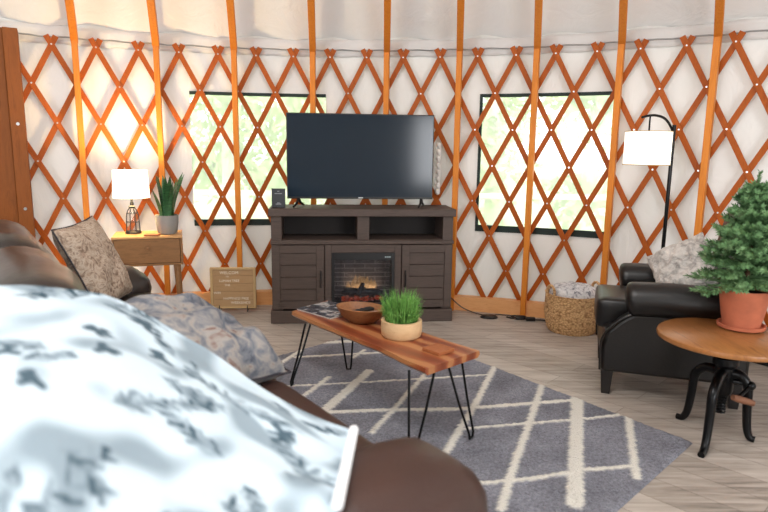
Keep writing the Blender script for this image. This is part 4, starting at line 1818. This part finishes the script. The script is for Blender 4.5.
# terracotta pot + fir
M_terra = plain('terracotta', srgb(184, 104, 74), 0.8, var=0.2, nscale=10, bump=0.15, bscale=40)
PX, PY, PZ = 1.715, 2.82, 0.483
fir = thing('potted_fir', 'small green fir tree in terracotta pot on the round table', 'plant', (PX, PY, PZ))
bm = BM()
lathe(bm, [(0.0, 0), (0.088, 0), (0.102, 0.006), (0.105, 0.022), (0.098, 0.022), (0.09, 0.012), (0.0, 0.012)], 40)
mesh_obj('saucer', bm, M_terra, fir)
bm = BM()
lathe(bm, [(0.0, 0.012), (0.078, 0.012), (0.09, 0.06), (0.103, 0.14), (0.109, 0.185), (0.108, 0.192), (0.098, 0.192), (0.094, 0.165), (0.0, 0.165)], 40)
mesh_obj('pot', bm, M_terra, fir)
bm = BM()
lathe(bm, [(0.0, 0.178), (0.094, 0.172), (0.094, 0.16), (0, 0.16)], 24)
mesh_obj('soil', bm, M_soil, fir)
bm = BM()
tube(bm, [(0, 0, 0.16), (0.004, 0, 0.4), (0.0, 0.004, 0.70)], [0.012, 0.008, 0.003], 8)
mesh_obj('trunk', bm, plain('fir_bark', srgb(92, 66, 46), 0.9), fir)
k = NT('fir_needles')
f = k.noise(k.coords(), 14, 3)
k.l(k.ramp(f, [(0.3, srgb(62, 98, 58)), (0.55, srgb(108, 148, 96)), (0.8, srgb(158, 188, 140))]), k.b.inputs['Base Color'])
k.b.inputs['Roughness'].default_value = 0.6
M_fir = k.m
bm = BM()
rnd = random.Random(21)


def twig(p0, d, L, nn):
    d = d.normalized()
    side = d.cross(Vector((0, 0, 1)))
    if side.length < 1e-3:
        side = Vector((1, 0, 0))
    side.normalize()
    up = side.cross(d)
    tube(bm, [p0, p0 + d * L], [0.0022, 0.0008], 4)
    for i in range(nn):
        t = 0.08 + 0.92 * i / nn
        b = p0 + d * L * t
        a = rnd.uniform(0, 2 * PI)
        o_ = (side * math.cos(a) + up * math.sin(a))
        nd = (d * 0.9 + o_ * 0.85).normalized()
        l = 0.033 * (1 - 0.35 * t) * rnd.uniform(0.8, 1.15)
        w_ = nd.cross(o_ + Vector((0.01, 0.02, 0.03))).normalized() * 0.0026
        bm.faces.new([bm.verts.new(x) for x in (b - w_, b + w_, b + nd * l * 0.7 + w_ * 0.9, b + nd * l, b + nd * l * 0.7 - w_ * 0.9)])


NW = 15
for wv_ in range(NW):
    f = wv_ / (NW - 1)
    z = 0.22 + 0.42 * f
    Lb = 0.185 * (1 - f) ** 0.85 + 0.04
    nb_ = 8 if f < 0.6 else 6
    for b in range(nb_):
        az = 2 * PI * b / nb_ + wv_ * 0.7 + rnd.uniform(-.25, .25)
        el = -0.05 + 0.75 * f + rnd.uniform(-0.15, 0.2)
        d = Vector((math.cos(az) * math.cos(el), math.sin(az) * math.cos(el), math.sin(el)))
        l = Lb * rnd.uniform(0.8, 1.12)
        p0 = Vector((0, 0, z))
        twig(p0, d, l, int(60 * l / 0.2) + 20)
        for sd in (-1, 1):
            for tt in (0.35, 0.6, 0.8):
                side = d.cross(Vector((0, 0, 1))).normalized()
                d2 = d * 0.75 + side * sd * 0.6 + Vector((0, 0, 0.12))
                twig(p0 + d * l * tt, d2, l * 0.42 * (1.2 - tt * 0.5), 26)
twig(Vector((0, 0, 0.60)), Vector((0.05, 0, 1)), 0.14, 70)
for q in range(5):
    a = 2 * PI * q / 5
    twig(Vector((0, 0, 0.63)), Vector((math.cos(a), math.sin(a), 1.3)), 0.08, 30)
o = mesh_obj('needles', bm, M_fir, fir, smooth=False)
o['kind'] = 'stuff'

# ------------------------------------------------------------------ cords on the floor
ps = thing('power_strip', 'black round power hub lying on floor before the baseboard', 'power strip', (0.84, 4.68, 0))
bm = BM()
lathe(bm, [(0.0, 0), (0.062, 0), (0.064, 0.008), (0.05, 0.02), (0.0, 0.022)], 28, (0, 0, 0), 1.1, 0.8)
mesh_obj('body', bm, M_black, ps)
bm = BM()
tube(bm, smooth_path([(-0.02, 0.0, 0.018), (-0.10, 0.06, 0.02), (-0.20, 0.12, 0.05), (-0.29, 0.16, 0.12)], 6), 0.0045, 6)
mesh_obj('cord', bm, M_black, ps)
bm = BM()
tube(bm, smooth_path([(0.03, 0.0, 0.018), (0.07, 0.05, 0.012), (0.13, 0.06, 0.008), (0.20, 0.04, 0.008)], 6), 0.0045, 6)
mesh_obj('cord', bm, M_black, ps)
pc = thing('extension_cord', 'tangled black extension cord and plugs on floor left of the basket', 'cord', (1.10, 4.62, 0))
bm = BM()
tube(bm, smooth_path([(-0.12, 0.06, 0.008), (-0.08, 0.02, 0.01), (-0.02, 0.05, 0.014), (0.03, 0.0, 0.012), (-0.05, -0.01, 0.02), (-0.09, 0.05, 0.02), (0.0, 0.03, 0.024), (0.07, -0.01, 0.01), (0.14, -0.02, 0.008), (0.20, -0.05, 0.008)], 7), 0.006, 6)
mesh_obj('cable', bm, M_black, pc)
for x, y in ((-0.02, 0.02), (0.05, -0.02)):
    bm = BM()
    rbox(bm, (x, y, 0.016), (0.075, 0.035, 0.03), 0.008)
    mesh_obj('plug', bm, M_black, pc)

# low ribbed unit on the floor behind the chair
hv = thing('floor_heater', 'low dark ribbed unit on floor behind the armchair at far right', 'heater', (2.42, 3.70, 0), R(-55))
bm = BM()
box(bm, (0, 0, 0.02), (0.40, 0.12, 0.04))
mesh_obj('base', bm, M_black, hv, bevel=0.004)
bm = BM()
box(bm, (0, 0.01, 0.09), (0.38, 0.08, 0.10))
for q in range(18):
    box(bm, (-0.18 + q * 0.0212, -0.038, 0.09), (0.008, 0.02, 0.10))
mesh_obj('grille', bm, M_card, hv)

# white corded trim hanging on the lattice beside the television
bm = BM()
pts = [polar(R(78.75) + 0.0012 * math.sin(i * 1.3), 4.49 + 0.006 * math.cos(i * 1.3), 1.36 - 0.011 * i) for i in range(38)]
tube(bm, pts, [0.017 + 0.006 * math.sin(i * 1.3) for i in range(38)], 10)
tag(mesh_obj('cord', bm, plain('white_cord', srgb(232, 228, 222), 0.9)), 'white scalloped cord hanging against the lattice right of the television', 'cord')
